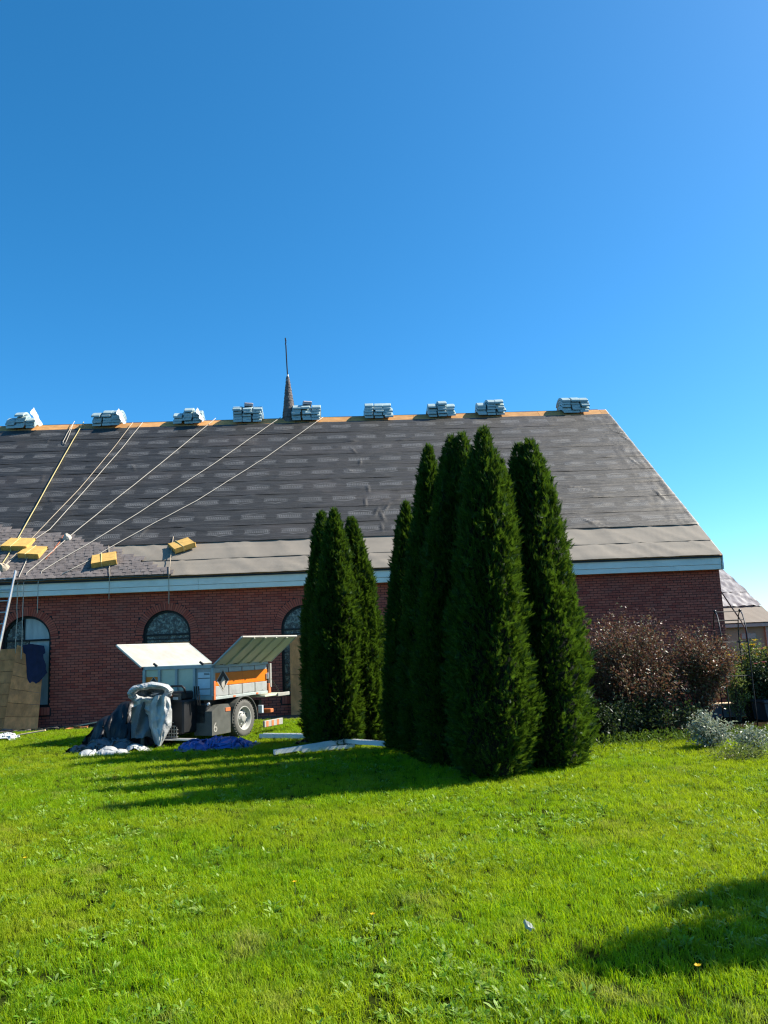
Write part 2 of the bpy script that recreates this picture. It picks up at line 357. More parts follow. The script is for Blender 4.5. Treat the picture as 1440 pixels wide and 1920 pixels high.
# ------------------------------------------------------------------ church
church = empty('church', (0, D, 0)); tag(church, 'red brick church with steep roof stripped to dark printed underlayment', 'church')
def kid(o, p=church):
    o.parent = p
    o.matrix_parent_inverse = Matrix.Translation(-Vector(church.location))
    return o
WR, WS, WB = .615, 2.242, .50                                   # arch radius, spring height, sill
WX = [-8.91+WR+i*3.621 for i in range(4)]                       # window centres
WTOP = ZE+.02
wb = MB(); ym = D+.009
def wq(x0, x1, za0, za1, zb0, zb1): wb.add([(x0, ym, za0), (x1, ym, za1), (x1, ym, zb1), (x0, ym, zb0)], [(0, 1, 2, 3)])
cur = XL
for cx in WX:
    wq(cur, cx-WR, -.3, -.3, WTOP, WTOP)
    n = 22; ang = [math.pi-math.pi*i/n for i in range(n+1)]
    xs = [cx+WR*math.cos(a) for a in ang]; zs = [WS+WR*math.sin(a) for a in ang]
    for i in range(n):
        wq(xs[i], xs[i+1], zs[i], zs[i+1], WTOP, WTOP); wq(xs[i], xs[i+1], -.3, -.3, WB, WB)
        wb.add([(xs[i], ym, zs[i]), (xs[i+1], ym, zs[i+1]), (xs[i+1], ym+.18, zs[i+1]), (xs[i], ym+.18, zs[i])], [(0, 1, 2, 3)])
    for sx in (-1, 1): wb.add([(cx+sx*WR, ym, WB), (cx+sx*WR, ym, WS), (cx+sx*WR, ym+.18, WS), (cx+sx*WR, ym+.18, WB)], [(0, 1, 2, 3)])
    wb.add([(cx-WR, ym, WB), (cx+WR, ym, WB), (cx+WR, ym+.18, WB), (cx-WR, ym+.18, WB)], [(0, 1, 2, 3)])
    cur = cx+WR
wq(cur, XC-.009, -.3, -.3, WTOP, WTOP)
wall = kid(wb.build('wall', M['mortar']))
def sub(o, p=None):                                             # third level; parts of the church keep world coordinates
    o.parent = p or wall; o.matrix_parent_inverse = Matrix.Identity(4); return o
CH, BL, JT = .0677, .190, .014
stuffb = MB(); full = []
AR = WR+.205
for i in range(int(WTOP/CH)+1):
    z0 = i*CH; z1 = min(z0+CH-JT, WTOP); zm = (z0+z1)/2
    if z1-z0 < .02: continue
    iv = [(XL, XC)]
    for cx in WX:
        if zm < WB-.21: continue
        if zm < WB: hw = WR+.06
        elif zm < WS: hw = WR+.006
        elif zm < WS+AR: hw = math.sqrt(max(0, AR**2-(zm-WS)**2))+.006
        else: continue
        a, b = cx-hw, cx+hw; new = []
        for p, q in iv:
            if b <= p or a >= q: new.append((p, q)); continue
            if a > p: new.append((p, a))
            if b < q: new.append((b, q))
        iv = new
    off = (i % 2)*(BL+JT)/2
    for p, q in iv:
        k0 = math.floor((p-off)/(BL+JT)); x = k0*(BL+JT)+off
        while x < q:
            a, b = max(x, p), min(x+BL, q)
            if b-a > .03:
                if b-a > BL-.001 and zm > 1.75 and a > 6.9 and len(full) < 260: full.append((a, z0))
                else: stuffb.box(a, b, D+random.uniform(-.002, .002), ym+.004, z0, z1, faces='noback')
            x += BL+JT
tag(sub(stuffb.build('brick_courses', M['brick'])), kind='stuff')
bm_ = MB().box(0, BL, 0, .013, 0, CH-JT, faces='noback').mesh('brick', M['brick'])
for a, z0 in full: sub(link('brick', bm_, loc=(a, D+random.uniform(-.002, .002), z0)))
# arch bricks and sill bricks
NV = 37
va = MB(); da = math.pi/NV*.42
va.add([(math.sin(s_*da)*r_, y_, math.cos(s_*da)*r_) for y_ in (0, .013) for r_, s_ in ((WR+.004, -1), (WR+.004, 1), (WR+.2, .93), (WR+.2, -.93))],
       [(0, 1, 2, 3), (0, 4, 5, 1), (1, 5, 6, 2), (2, 6, 7, 3), (3, 7, 4, 0)])
vm = va.mesh('arch_brick', M['brick'])
sbm = MB().box(-.0285, .0285, 0, .07, -.195, 0).mesh('sill_brick', M['brick'])
for cx in WX:
    for k in range(NV): sub(link('arch_brick', vm, loc=(cx, D-.003, WS), rot=(0, -math.pi/2+math.pi*(k+.5)/NV, 0)))
    for k in range(19): sub(link('sill_brick', sbm, loc=(cx-.6+k*.0667, D-.045, WB-.005)))
# windows
def arch_poly(r, zb, n=20): return [(-r, zb)]+[(r*math.cos(a), WS+r*math.sin(a)) for a in np.linspace(math.pi, 0, n+1)]+[(r, zb)]
for wi, cx in enumerate(WX):
    fb = MB(); po, pi_ = arch_poly(WR-.002, WB+.002), arch_poly(WR-.06, WB+.06); n = len(po); y0, y1 = D+.085, D+.15
    v = [(cx+x, y0, z) for x, z in po]+[(cx+x, y0, z) for x, z in pi_]+[(cx+x, y1, z) for x, z in pi_]
    f = []
    for i in range(n): j = (i+1) % n; f += [(i, j, n+j, n+i), (n+i, n+j, 2*n+j, 2*n+i)]
    fb.add(v, f); win = kid(fb.build('window', M['frame']))
    tb = MB().box(cx-WR+.06, cx+WR-.06, D+.075, D+.16, WS-.045, WS+.005); sub(tb.build('transom', M['frame']), win)
    if wi > 0: sub(MB().box(cx-WR+.06, cx+WR-.06, D+.08, D+.16, WS-.15, WS-.125).build('transom', M['frame']), win)
    gl = MB(); gp = [(x, z) for x, z in arch_poly(WR-.05, WS, 20)]
    if wi == 0:
        L_ = [(x, z) for x, z in gp if x <= -.1]+[(-.1, WS)]; R_ = [(-.09, WS)]+[(-.09, WS+.55)]+[(x, z) for x, z in gp if x > -.09]
        for pp, mm in ((L_, 'glass'), (R_, 'pale_glass')):
            b = MB(); b.add([(cx+x, D+.13, z) for x, z in pp], [tuple(range(len(pp)))[::-1]]); sub(b.build('pane', M[mm]), win)
        sub(MB().box(cx-.11, cx-.085, D+.09, D+.15, WS, WS+.545).build('mullion', M['frame']), win)
        for a, b_, mm in ((-WR+.05, .02, 'glass'), (.04, WR-.05, 'pale_glass')):
            b = MB(); b.add([(cx+a, D+.13, WB+.05), (cx+b_, D+.13, WB+.05), (cx+b_, D+.13, WS), (cx+a, D+.13, WS)], [(0, 1, 2, 3)]); sub(b.build('pane', M[mm]), win)
    else:
        gl.add([(cx+x, D+.13, z) for x, z in gp], [tuple(range(len(gp)))[::-1]]); sub(gl.build('pane', M['glass']), win)
        for zz0, zz1 in ((WB+.05, 1.05), (1.07, 1.62), (1.64, WS-.02)):
            b = MB(); b.add([(cx-WR+.05, D+.13, zz0), (cx+WR-.05, D+.13, zz0), (cx+WR-.05, D+.13, zz1), (cx-WR+.05, D+.13, zz1)], [(0, 1, 2, 3)]); sub(b.build('pane', M['glass']), win)
        for zz in (1.06, 1.63): sub(MB().box(cx-WR+.06, cx+WR-.06, D+.09, D+.15, zz-.012, zz+.012).build('glazing_bar', M['frame']), win)
    b = MB().box(cx-WR-.1, cx+WR+.1, D+.6, D+.62, .3, 3.0); sub(b.build('interior_shade', M['frame']), win)
# frieze boards, soffit, drip shadow strip
zsp = ZE+.135
x = XL
for bl in (5.2, 4.9, 5.1, 4.7, 5.0, 4.44):
    x1 = min(x+bl, XC+.02)
    kid(MB().bbox(x+.002, x1-.002, D-OV+.05, D-OV+.09, zsp, ZT-.045, .004).build('upper_frieze_board', M['frieze']))
    kid(MB().bbox(x+.002, x1-.002, D-OV+.064, D-OV+.10, ZE, zsp-.006, .004).build('lower_frieze_board', M['frieze']))
    x = x1
kid(MB().box(XL, XC+.02, D-OV+.10, D+.02, ZE+.01, ZE+.03).build('soffit', M['frieze']))
kid(MB().box(XL, XC-.03, D-OV+.005, D-OV+.05, ZT-.075, ZT-.028).build('drip_shadow_strip', M['dark']))  # thin drip metal, its dark colour stands for the roof edge shadow
kid(MB().bbox(XC-.028, XC+.012, D-OV+.03, D+.30, ZE, ZT-.05, .004).build('eave_return', M['frieze']))
# gable wall at the right end and rear wall
gb = MB(); gb.add([(XC, D, -.3), (XC, D+2*W, -.3), (XC, D+2*W, ZE), (XC, D+W, ZR-.2), (XC, D, ZE)], [(0, 1, 2, 3, 4)])
gb.add([(XC-.01, D+2*W, -.3), (XL, D+2*W, -.3), (XL, D+2*W, ZE), (XC-.01, D+2*W, ZE)], [(0, 1, 2, 3)]); kid(gb.build('gable_wall', M['brick']))
# roof deck: one slab for both slopes
rb = MB(); yb = D+2*W+OV
rb.add([(x, y, z) for x in (XL, XG) for y, z in ((D-OV, ZT-.02), (D+W, ZR-.02), (yb, ZT-.02), (yb, ZT-.16), (D+W, ZR-.20), (D-OV+.07, ZT-.05))],
       [(0, 1, 7, 6), (1, 2, 8, 7), (2, 3, 9, 8), (3, 4, 10, 9), (4, 5, 11, 10), (5, 0, 6, 11), (0, 5, 4, 1), (1, 4, 3, 2), (6, 7, 10, 11), (7, 8, 9, 10)])
deck = kid(rb.build('roof', M['osb_edge']))
rk = MB(); a, b = roof(XG+.004, -.02, -.05), roof(XG+.004, SL, -.05)
rk.add([(XG+.002, a.y, a.z+.05), (XG+.03, a.y, a.z+.05), (XG+.03, a.y, a.z-.08), (XG+.002, a.y, a.z-.08), (XG+.002, b.y, b.z+.07), (XG+.03, b.y, b.z+.07), (XG+.03, b.y, b.z-.06), (XG+.002, b.y, b.z-.06)],
       [(0, 1, 2, 3), (4, 7, 6, 5), (0, 4, 5, 1), (1, 5, 6, 2), (2, 6, 7, 3), (3, 7, 4, 0)])
sub(rk.build('rake_trim', M['frieze']), deck)
# felt strips at the eave
def strip(name, mat, x0, x1, s0, s1, nx, ns, amp, n0, kind, seed, flip=False, uoff=0.):
    b = MB(); uv = []; FL = [f for f in FOLDS if s0-.6 < f[1] < s1+.6]
    for i in range(nx+1):
        x = x0+(x1-x0)*i/nx
        for j in range(ns+1):
            t = j/ns; s = s0+(s1-s0)*t
            h = amp*(.5+.5*nz(x*.35+seed, s*7, seed))*1.2
            if kind == 'u':
                h += amp*1.3*max(0, ridged(x*.55+.8*s+seed*3, s*3.2, 3.1)-.62)*2
                e = max(0, 1-(XG-x)/1.3); h += amp*1.5*e*(.5+.5*nz(x*6, s*2.2, 5))
                for (fx, fs, fw, fh, an) in FL:
                    dx, ds = x-fx, s-fs
                    if abs(dx) < 2*fh+fw and abs(ds) < fh+fw:
                        u2 = dx*math.cos(an)+ds*math.sin(an); v2 = -dx*math.sin(an)+ds*math.cos(an)
                        h += .034*math.exp(-(v2/(fw*.75))**2-(u2/(fh*.75))**2)
            else:
                h += amp*1.2*max(0, ridged(x*1.3+s*.9+seed, s*.5, 1.7)-.55)*2
            if t in (0, 1): h *= .55
            if x > XG-.02 or i == nx: h *= .2
            b.v.append(tuple(roof(x, s+(.012*nz(x*.8, seed) if j in (0, ns) else 0), n0+.012*(1-t)+h)))
            uv.append((x+uoff, (1-t if flip else t)*(s1-s0)))
    for i in range(nx):
        for j in range(ns):
            q = i*(ns+1)+j; b.f.append((q, q+ns+1, q+ns+2, q+1)); b.m.append(0)
    me = b.mesh(name, mat, True); ul = me.uv_layers.new(name='UVMap')
    li = np.empty(len(me.loops), int); me.loops.foreach_get('vertex_index', li)
    ul.data.foreach_set('uv', np.array(uv)[li].ravel())
    return sub(link(name, me), deck)
FOLDS = []
for px, py, fw, fh, an in [(663, 848, .04, .35, 1.9), (675, 870, .035, .3, 1.5), (655, 885, .035, .25, 2.2), (690, 920, .035, .3, 1.6), (685, 945, .03, .3, 1.55), (706, 962, .035, .32, 1.3), (716, 970, .05, .4, 1.75), (725, 955, .03, .3, 1.2), (735, 940, .035, .7, 2.95), (770, 925, .03, .8, 3.0),
                           (1010, 843, .03, .5, .0), (1055, 886, .03, .55, .05), (1090, 920, .04, .7, 2.6), (1105, 935, .03, .5, .1), (1105, 982, .04, .4, 2.2), (1120, 985, .035, .35, 2.5), (1160, 815, .04, .4, 2.3), (1172, 825, .03, .3, 1.9),
                           (715, 990, .03, .3, 1.6), (665, 830, .03, .5, .1), (250, 880, .03, .4, 2.0), (80, 900, .03, .4, 1.8), (95, 940, .03, .3, 2.1), (270, 1000, .04, .4, 1.2), (90, 830, .03, .35, 1.7), (1190, 870, .03, .4, 1.8), (1235, 930, .03, .4, 1.7)]:
    fx, fs = roof_px(px, py); FOLDS.append((fx, fs, fw, fh, an))
sF = roof_px(1200, 990)[1]; sF2 = roof_px(1200, 1019)[1]
strip('felt_strip', M['felt'], XL, XG, -.03, sF2+.05, 260, 12, .019, .004, 'f', 1.3)
strip('felt_strip', M['felt'], XL, XG, sF2, sF+.15, 260, 12, .019, .012, 'f', 7.9)
nst = 9; s_end = SL-.52; sw = (s_end-sF)/nst
for k in range(nst):
    strip('underlayment_sheet', M['under'], XL, XG, sF+k*sw-(.06 if k else 0), sF+(k+1)*sw, 640, 14, .016, .040, 'u', 2.7*k+.5, flip=(k % 2 == 0), uoff=random.uniform(0, 1))
# bare deck boards at the ridge
x = XL+.3
while x < XG:
    x1 = min(x+random.choice((2.4, 2.4, 1.8)), XG)
    b = MB(); b.v = [tuple(roof(xx, ss, n_)) for xx in (x+.004, x1-.004) for ss, n_ in ((s_end-.05, .0), (SL-.01, .0), (SL-.01, .018), (s_end-.05, .018))]
    b.f = [(0, 4, 5, 1), (3, 2, 6, 7), (0, 1, 2, 3), (4, 7, 6, 5), (0, 3, 7, 4), (1, 5, 6, 2)]; b.m = [0]*6
    sub(b.build('deck_board', M['osb_edge']), deck); x = x1
b = MB()
for sg in (1,):
    b.v = [tuple(Vector((xx, D+W+dy, ZR+dz))) for xx in (XL, XG-.3) for dy, dz in ((-.03, -.005), (.0, .03), (.4, -.26), (.38, -.30))]
    b.f = [(0, 4, 5, 1), (1, 5, 6, 2), (2, 6, 7, 3)]; b.m = [0]*3
sub(b.build('ridge_flashing', M['dark']), deck)
# new shingles laid from the eave at the left
ss = MB(); ex = .145; SHW = 1.0
sh_mesh = MB(); T = None
sh_mesh.v = [(0, 0, .002), (SHW-.006, 0, .002), (SHW-.006, .20, .0), (0, .20, .0), (0, 0, .016), (SHW-.006, 0, .016), (SHW-.006, .20, .010), (0, .20, .010)]
tabs = []
for a_, w_ in ((.0, .17), (.24, .13), (.45, .22), (.76, .15)):
    q = len(sh_mesh.v); sh_mesh.v += [(a_, -.001, .016), (a_+w_, -.001, .016), (a_+w_, .148, .017), (a_, .148, .017), (a_, -.002, .024), (a_+w_, -.002, .024), (a_+w_, .148, .020), (a_, .148, .020)]
    tabs += [(q+4, q+5, q+6, q+7), (q, q+1, q+5, q+4), (q+1, q+2, q+6, q+5), (q+3, q, q+4, q+7)]
sh_mesh.f = [(4, 5, 6, 7), (0, 1, 5, 4), (1, 2, 6, 5), (3, 0, 4, 7)]+tabs; sh_mesh.m = [0]*len(sh_mesh.f)
shm = sh_mesh.mesh('shingle', M['shingle'])
Rroof = Matrix(((1, 0, 0), (0, TY, -TZ), (0, TZ, TY)))
edge = [(0, roof_px(335, 1079)[0]), (roof_px(260, 1050)[1], roof_px(260, 1050)[0]), (roof_px(210, 1030)[1], roof_px(205, 1030)[0]), (roof_px(120, 1006)[1], roof_px(120, 1006)[0]), (roof_px(60, 1001)[1], roof_px(60, 1001)[0]), (roof_px(10, 993)[1], roof_px(10, 993)[0])]
r_i = 0; s = -.02
while s < edge[-1][0]:
    xe = np.interp(s, [e[0] for e in edge], [e[1] for e in edge])
    x = xe-random.uniform(0, .3)-SHW
    while x > -13.2:
        o = link('shingle', shm); o.parent = deck; o.matrix_parent_inverse = Matrix.Identity(4)
        o.matrix_basis = Matrix.Translation(roof(x, s, .058+random.uniform(0, .003))) @ Rroof.to_4x4()
        x -= SHW
    s += ex; r_i += 1
# spire on the ridge
sx = at_depth(543, 790, D+W).x; spz = ZR-.28
sp_base = MB().tube([(sx, D+W, spz), (sx-.005, D+W, spz+.3), (sx-.03, D+W, spz+1.95)], [.26, .245, .03], 14)
spire = kid(sp_base.build('spire', M['shingle']))
for k in range(15):
    t0 = k/15; z0 = spz+.3+t0*1.62; r0 = .25-(.25-.045)*t0
    b = MB(); n = 14
    for j in range(n):
        a0, a1 = 2*math.pi*(j+.5*(k % 2))/n, 2*math.pi*(j+.94+.5*(k % 2))/n; cxx = sx-.005-.025*t0
        w = random.uniform(-.006, .006)
        b.add([(cxx+math.cos(a)*(rr+w), D+W+math.sin(a)*(rr+w), zz) for zz, rr in ((z0, r0+.022), (z0+.135, r0-.008)) for a in (a0, a1)], [(0, 1, 3, 2)])
    sub(b.build('shingle_course', M['shingle']), spire)
zt_ = spz+1.9
sub(MB().tube([(sx-.028, D+W, zt_-.12), (sx-.032, D+W, zt_+.12)], [.075, .03], 10).build('flashing_cap', M['alu']), spire)
sub(MB().tube([(sx-.03, D+W, zt_), (sx-.05, D+W, zt_+.5), (sx-.07, D+W, zt_+1.3), (sx-.085, D+W, zt_+1.36), (sx-.068, D+W, zt_+1.42), (sx-.085, D+W, zt_+1.60)], .024, 8).build('mast', M['black']), spire)
sub(MB().tube([(sx-.085, D+W, zt_+1.45), (sx-.05, D+W, zt_+1.50), (sx-.075, D+W, zt_+1.56)], .012, 6).build('mast_hook', M['black']), spire)

# ------------------------------------------------------------------ shingle bundles along the ridge
def bundle_mesh(drop, name, mat):
    prof = [(-.165, .012), (-.155, 0), (.155, 0), (.165, .012), (.165, .078), (.150, .092), (-.150, .092), (-.165, .078)]
    b = MB(); ny = 10
    for i in range(ny+1):
        t = -1+2*i/ny; e = 1-.05*abs(t)**6
        for j, (px, pz) in enumerate(prof):
            b.v.append((px*e, t*.42, pz*(1-.25*abs(t)**8)-drop*(abs(t)**1.6)+.006*nz(px*9, t*5, drop*50+1)))
    for i in range(ny):
        for j in range(8): q = i*8; b.f.append((q+j, q+(j+1) % 8, q+8+(j+1) % 8, q+8+j)); b.m.append(0)
    b.f += [tuple(range(7, -1, -1)), tuple(ny*8+j for j in range(8))]; b.m += [0, 0]
    return b.mesh(name, mat)
BM = [bundle_mesh(.23-.012*l, 'shingle_bundle', M['wrap']) for l in range(7)]
BMp = bundle_mesh(.05, 'shingle_bundle', M['wrap2'])
places = [(45, 'collapsed stack at the far left of the ridge', [(0, 3), (1, 5), (2, 3)]), (205, 'second ridge stack from the left', [(0, 4), (1, 5), (2, 5)]), (355, 'third ridge stack from the left', [(0, 3), (1, 5), (2, 4)]),
          (465, 'ridge stack left of the spire', [(0, 5), (1, 5), (2, 5)]), (575, 'ridge stack right of the spire', [(0, 5), (1, 5), (2, 5)]), (709, 'ridge stack between the cedar groups', [(0, 5), (1, 5), (2, 5)]),
          (827, 'ridge stack above the twin cedar', [(0, 4), (1, 5), (2, 4)]), (919, 'ridge stack above the tallest cedar', [(0, 4), (1, 5), (2, 5)]), (1077, 'ridge stack at the right roof end', [(0, 5), (1, 5), (2, 5)])]
for px, where, cols in places:
    X = at_depth(px, 785, D+W-.05).x; grp = 'bundles of the '+where
    for c, h in cols:
        z = ZR+.045; cn = ('left', 'middle', 'right')[c]
        for l in range(h):
            o = link('shingle_bundle', BM[l], loc=(X+(c-1)*.355+random.uniform(-.03, .03), D+W+.03+random.uniform(-.07, .03), z), rot=(0, random.uniform(-.012, .012), random.uniform(-.06, .06)))
            nth = 'top' if l == h-1 else ('lowest', 'second lowest', 'third lowest', 'fourth lowest')[l]
            tag(o, nth+' bundle, '+cn+' column, '+where, 'shingle bundle', grp); z += .0935
    if px in (465, 575):
        o = link('shingle_bundle', BMp, loc=(X+.02, D+W+.05, ZR+.045+5*.0935+.006), rot=(0, .05, .12)); o.scale = (1, .9, 1.5)
        tag(o, 'single pinkish bundle lying on top of the '+('stack just left of the spire' if px == 465 else 'stack right of the spire'), 'shingle bundle')
def crumple(name, mat, c, rx, ry, h, seed, nu=26, nv=14, fold=.35, parent=None, flat=False, tip=None):
    """a heap of sheeting: polar grid with sharp folds"""
    b = MB()
    for i in range(nv+1):
        t = i/nv
        for j in range(nu):
            a = 2*math.pi*j/nu
            o_ = 1+.28*nz(math.cos(a)*1.3+seed, math.sin(a)*1.3, seed)+.12*ridged(a*1.7, seed, 2)
            r = t*o_; px, py = rx*r*math.cos(a), ry*r*math.sin(a)
            k = (1-t**2.2)
            z = h*k*(.70+fold*ridged(px*2.6/max(rx, .3)+seed, py*2.6/max(ry, .3), seed*2)+.20*nz(px*5, py*5, seed)+.30*(ridged(px*6.5+seed, py*6.5, seed)-.3)+.14*ridged(px*15, py*15+seed, 1))+.012+.05*h*(ridged(a*2.3, t*3, seed) if t < 1 else 0)
            if t == 1: z = .004
            b.v.append((c[0]+px, c[1]+py, c[2]+max(z, .004)))
    for i in range(nv):
        for j in range(nu): q = i*nu; b.f.append((q+j, q+nu+j, q+nu+(j+1) % nu, q+(j+1) % nu)); b.m.append(0)
    o = b.build(name, mat, parent); return o
def cloth(name, mat, c, w, d, nx, ny, squeeze, h0, obs, steps, seed, g=9.0):
    """a sheet dropped with slack onto the ground and onto spheres (position based cloth)"""
    rng = np.random.default_rng(seed); rx, ry = w/nx, d/ny
    U, V_ = np.meshgrid(np.linspace(-.5, .5, nx+1), np.linspace(-.5, .5, ny+1), indexing='ij')
    P = np.stack([U*w*squeeze, V_*d*squeeze, 0*U], 2)
    for i in range(nx+1):
        for j in range(ny+1):
            a, b = U[i, j]*w, V_[i, j]*d
            P[i, j, 2] = h0+.16*nz(a*2.3+seed, b*2.3, seed)+.05*nz(a*7, b*7, seed+3)
            P[i, j, 0] += .10*nz(a*1.7, b*1.7, seed+9)*w*.5; P[i, j, 1] += .10*nz(a*1.7, b*1.7, seed+19)*d*.5
    P += rng.normal(0, .004, P.shape); Q = P.copy(); dt2 = (1/60.)**2
    def solve(A, B, rest, k):
        D_ = B-A; L_ = np.linalg.norm(D_, axis=2, keepdims=True)+1e-9; C_ = D_*(.5*k*(L_-rest)/L_); A += C_; B -= C_
    dg = math.hypot(rx, ry)
    for st_ in range(steps):
        v = (P-Q)*.90; Q = P.copy(); P = P+v; P[:, :, 2] -= g*dt2
        for it in range(7):
            for o in (0, 1):
                a = P[o:-1:2]; solve(a, P[o+1::2][:len(a)], rx, 1.)
                a = P[:, o:-1:2]; solve(a, P[:, o+1::2][:, :a.shape[1]], ry, 1.)
            for o in (0, 1):
                a = P[o:-1:2, :-1]; solve(a, P[o+1::2, 1:][:len(a)], dg, .5); a = P[o:-1:2, 1:]; solve(a, P[o+1::2, :-1][:len(a)], dg, .5)
            for o in (0, 1):
                a = P[o:-2:4]; b = P[o+2::4][:len(a)]; solve(a[:len(b)], b, 2*rx, .6); a = P[:, o:-2:4]; b = P[:, o+2::4][:, :a.shape[1]]; solve(a[:, :b.shape[1]], b, 2*ry, .6)
            for (ox, oy, oz, r_) in obs:
                D_ = P-np.array([ox, oy, oz]); L_ = np.linalg.norm(D_, axis=2); m_ = L_ < r_
                P[m_] += D_[m_]*((r_-L_[m_])/(L_[m_]+1e-9))[:, None]; P[m_] += (Q[m_]-P[m_])*.25
            lo = P[:, :, 2] < .012
            P[:, :, 2][lo] = .012; P[lo, :2] += (Q[lo, :2]-P[lo, :2])*.5
    me = bpy.data.meshes.new(name)
    I = np.arange((nx+1)*(ny+1)).reshape(nx+1, ny+1)
    npmesh(me, P.reshape(-1, 3), [np.stack([I[:-1, :-1], I[1:, :-1], I[1:, 1:], I[:-1, 1:]], 2).reshape(-1, 4)])
    me.materials.append(mat); me.polygons.foreach_set('use_smooth', [True]*len(me.polygons))
    o = link(name, me, None, c); return o
def bumps(seed, w, d, n, r):
    R_ = random.Random(seed); return [(R_.uniform(-w, w), R_.uniform(-d, d), -.55*r*1.6+R_.uniform(0, .05), R_.uniform(r*1.2, r*1.9)) for _ in range(n)]
for px, lab, s_ in ((75, 'white plastic wrap trailing off the collapsed ridge stack', 1.), (232, 'torn white wrap hanging from the second ridge stack', .8), (378, 'torn white wrap at the side of the third ridge stack', .7)):
    X = at_depth(px, 790, D+W-.1).x
    b = MB()
    b.grid(lambda u, v: (X-.16*s_+.34*s_*u+.05*nz(u*4, v*4, px), D+W-.30-.35*v+.05*nz(u*3, v*3, px+3), ZR+.62*s_*(1-u*.9)*(1-.25*v)-.12*u+.06*nz(u*5, v*5, px+7)-.13*v), 10, 6)
    tag(b.build('plastic_wrap', M['film'], smooth=False), lab, 'plastic wrap')

# ------------------------------------------------------------------ foam pads on the roof
def pad(px, py, lx, ls, th, ang, lab):
    x, s = roof_px(px, py)
    b = MB(); c_ = .02; V = []
    for zz, k in ((0, 1), (1, .98)):
        for sx_, sy_ in ((-1, -1), (1, -1), (1, 1), (-1, 1)):
            for q in range(2):
                ex, ey = (c_, 0) if (q == 0) == (sx_*sy_ > 0) else (0, c_)
                yy = sy_*(ls/2-ey)*k; V.append((sx_*(lx/2-ex)*k, yy, 0 if not zz else (th if sy_ < 0 else .055)))
    b.add(V, [tuple(range(7, -1, -1)), tuple(range(8, 16))]+[(i, (i+1) % 8, (i+1) % 8+8, i+8) for i in range(8)])
    o = b.build('foam_pad', M['pad'])
    o.matrix_world = Matrix.Translation(roof(x, s, .085)) @ Rroof.to_4x4() @ Matrix.Rotation(ang, 4, 'Z')
    tag(o, lab, 'foam pad', 'yellow foam pads on the lower roof')
    MB().tube([(-lx*.1, -ls/2-.012, .0), (-lx*.1, -ls/2-.012, th+.006), (-lx*.1, ls/2+.01, .065), (-lx*.1, ls/2+.012, 0)], .012, 5).build('strap', M['rope_y'], o)
pad(37, 1027, .74, .62, .15, -.10, 'leftmost yellow foam pad on the shingles')
pad(64, 1042, .60, .58, .15, -.16, 'yellow foam pad overlapping the leftmost pad')
pad(197, 1056, .66, .62, .15, .25, 'yellow foam pad at the ragged end of the new shingles')
pad(342, 1029, .62, .56, .15, .55, 'yellow foam pad alone on the beige felt')
# ------------------------------------------------------------------ ropes
def rope(pts, mat, lab, hang=None, r=.0105, lift=.105):
    P = []
    for px, py in pts:
        x, s = roof_px(px, py); P.append(roof(x, max(s, -.06), lift))
    Q = []
    for a_, b_ in zip(P, P[1:]):
        n = max(2, int((b_-a_).length/.5))
        for k in range(n):
            q = a_.lerp(b_, k/n); Q.append(q+Vector((0, 0, .012*nz(q.x*2, q.y*2, len(lab)))))
    Q.append(P[-1])
    if hang:
        e = Q[-1]; Q.append(Vector((e.x-.02, D-OV-.02, ZT-.06))); z = ZT-.06
        while z > hang: z = max(hang, z-.3); Q.append(Vector((e.x-.02+.02*nz(z*2, len(lab)), D-OV-.02+.02*nz(z*2, 4), z)))
    tag(MB().tube(Q, r, 5).build('rope', M[mat], smooth=True), lab, 'rope', 'ropes over the roof')
rope([(158, 796), (120, 862), (80, 935), (40, 1007), (16, 1048), (0, 1072)], 'rope_y', 'thick yellowish rope crossing the leftmost foam pad', r=.015)
rope([(141, 795), (127, 818), (119, 834), (123, 838), (130, 822), (138, 800)], 'rope_w', 'short looped rope end hanging from the ridge at left')
rope([(250, 797), (210, 850), (150, 922), (64, 1012), (18, 1058), (-8, 1088)], 'rope', 'left rope of the close pair running down to the foam pads')
rope([(268, 797), (230, 845), (160, 925), (95, 998), (60, 1022), (12, 1066), (-6, 1084)], 'rope_w', 'right rope of the close pair knotted above the second pad')
rope([(405, 789), (300, 876), (200, 956), (131, 1012), (85, 1052), (52, 1080)], 'rope_w', 'rope from the third ridge stack down past the dark knot', hang=1.75)
rope([(527, 787), (400, 876), (260, 968), (165, 1027), (110, 1058), (80, 1077)], 'rope_w', 'rope from beside the spire down over the eave', hang=2.9)
rope([(606, 787), (500, 862), (370, 944), (265, 1000), (205, 1034), (160, 1061), (118, 1083)], 'rope_w', 'longest rope from right of the spire ending on the shingles')
rope([(205, 1030), (206, 1050), (207, 1084)], 'rope', 'short rope hanging straight from the ragged edge pad', hang=3.2)
rope([(326, 1012), (322, 1040), (318, 1080)], 'rope', 'short rope hanging from the lone pad on the felt', hang=3.0)
rope([(61, 1030), (50, 1060), (38, 1086)], 'rope_w', 'short rope from the overlapping pad to the eave', hang=1.9)
x, s = roof_px(127, 1014); tag(crumple('rope_knot', M['rope_w'], (0, 0, 0), .13, .11, .14, 4.1, 14, 7), 'pale bunched rope knot beside the dark strap on the shingles', 'knot').matrix_world = Matrix.Translation(roof(x, s, .06)) @ Rroof.to_4x4()
x, s = roof_px(8, 1070); tag(crumple('rope_knot', M['rope'], (0, 0, 0), .16, .14, .16, 6.3, 14, 7), 'tangled rope knot at the left edge above the eave', 'knot').matrix_world = Matrix.Translation(roof(x, s, .06)) @ Rroof.to_4x4()
P = [roof(*roof_px(*q), .06) for q in ((121, 1008), (112, 1022), (98, 1040), (85, 1054))]
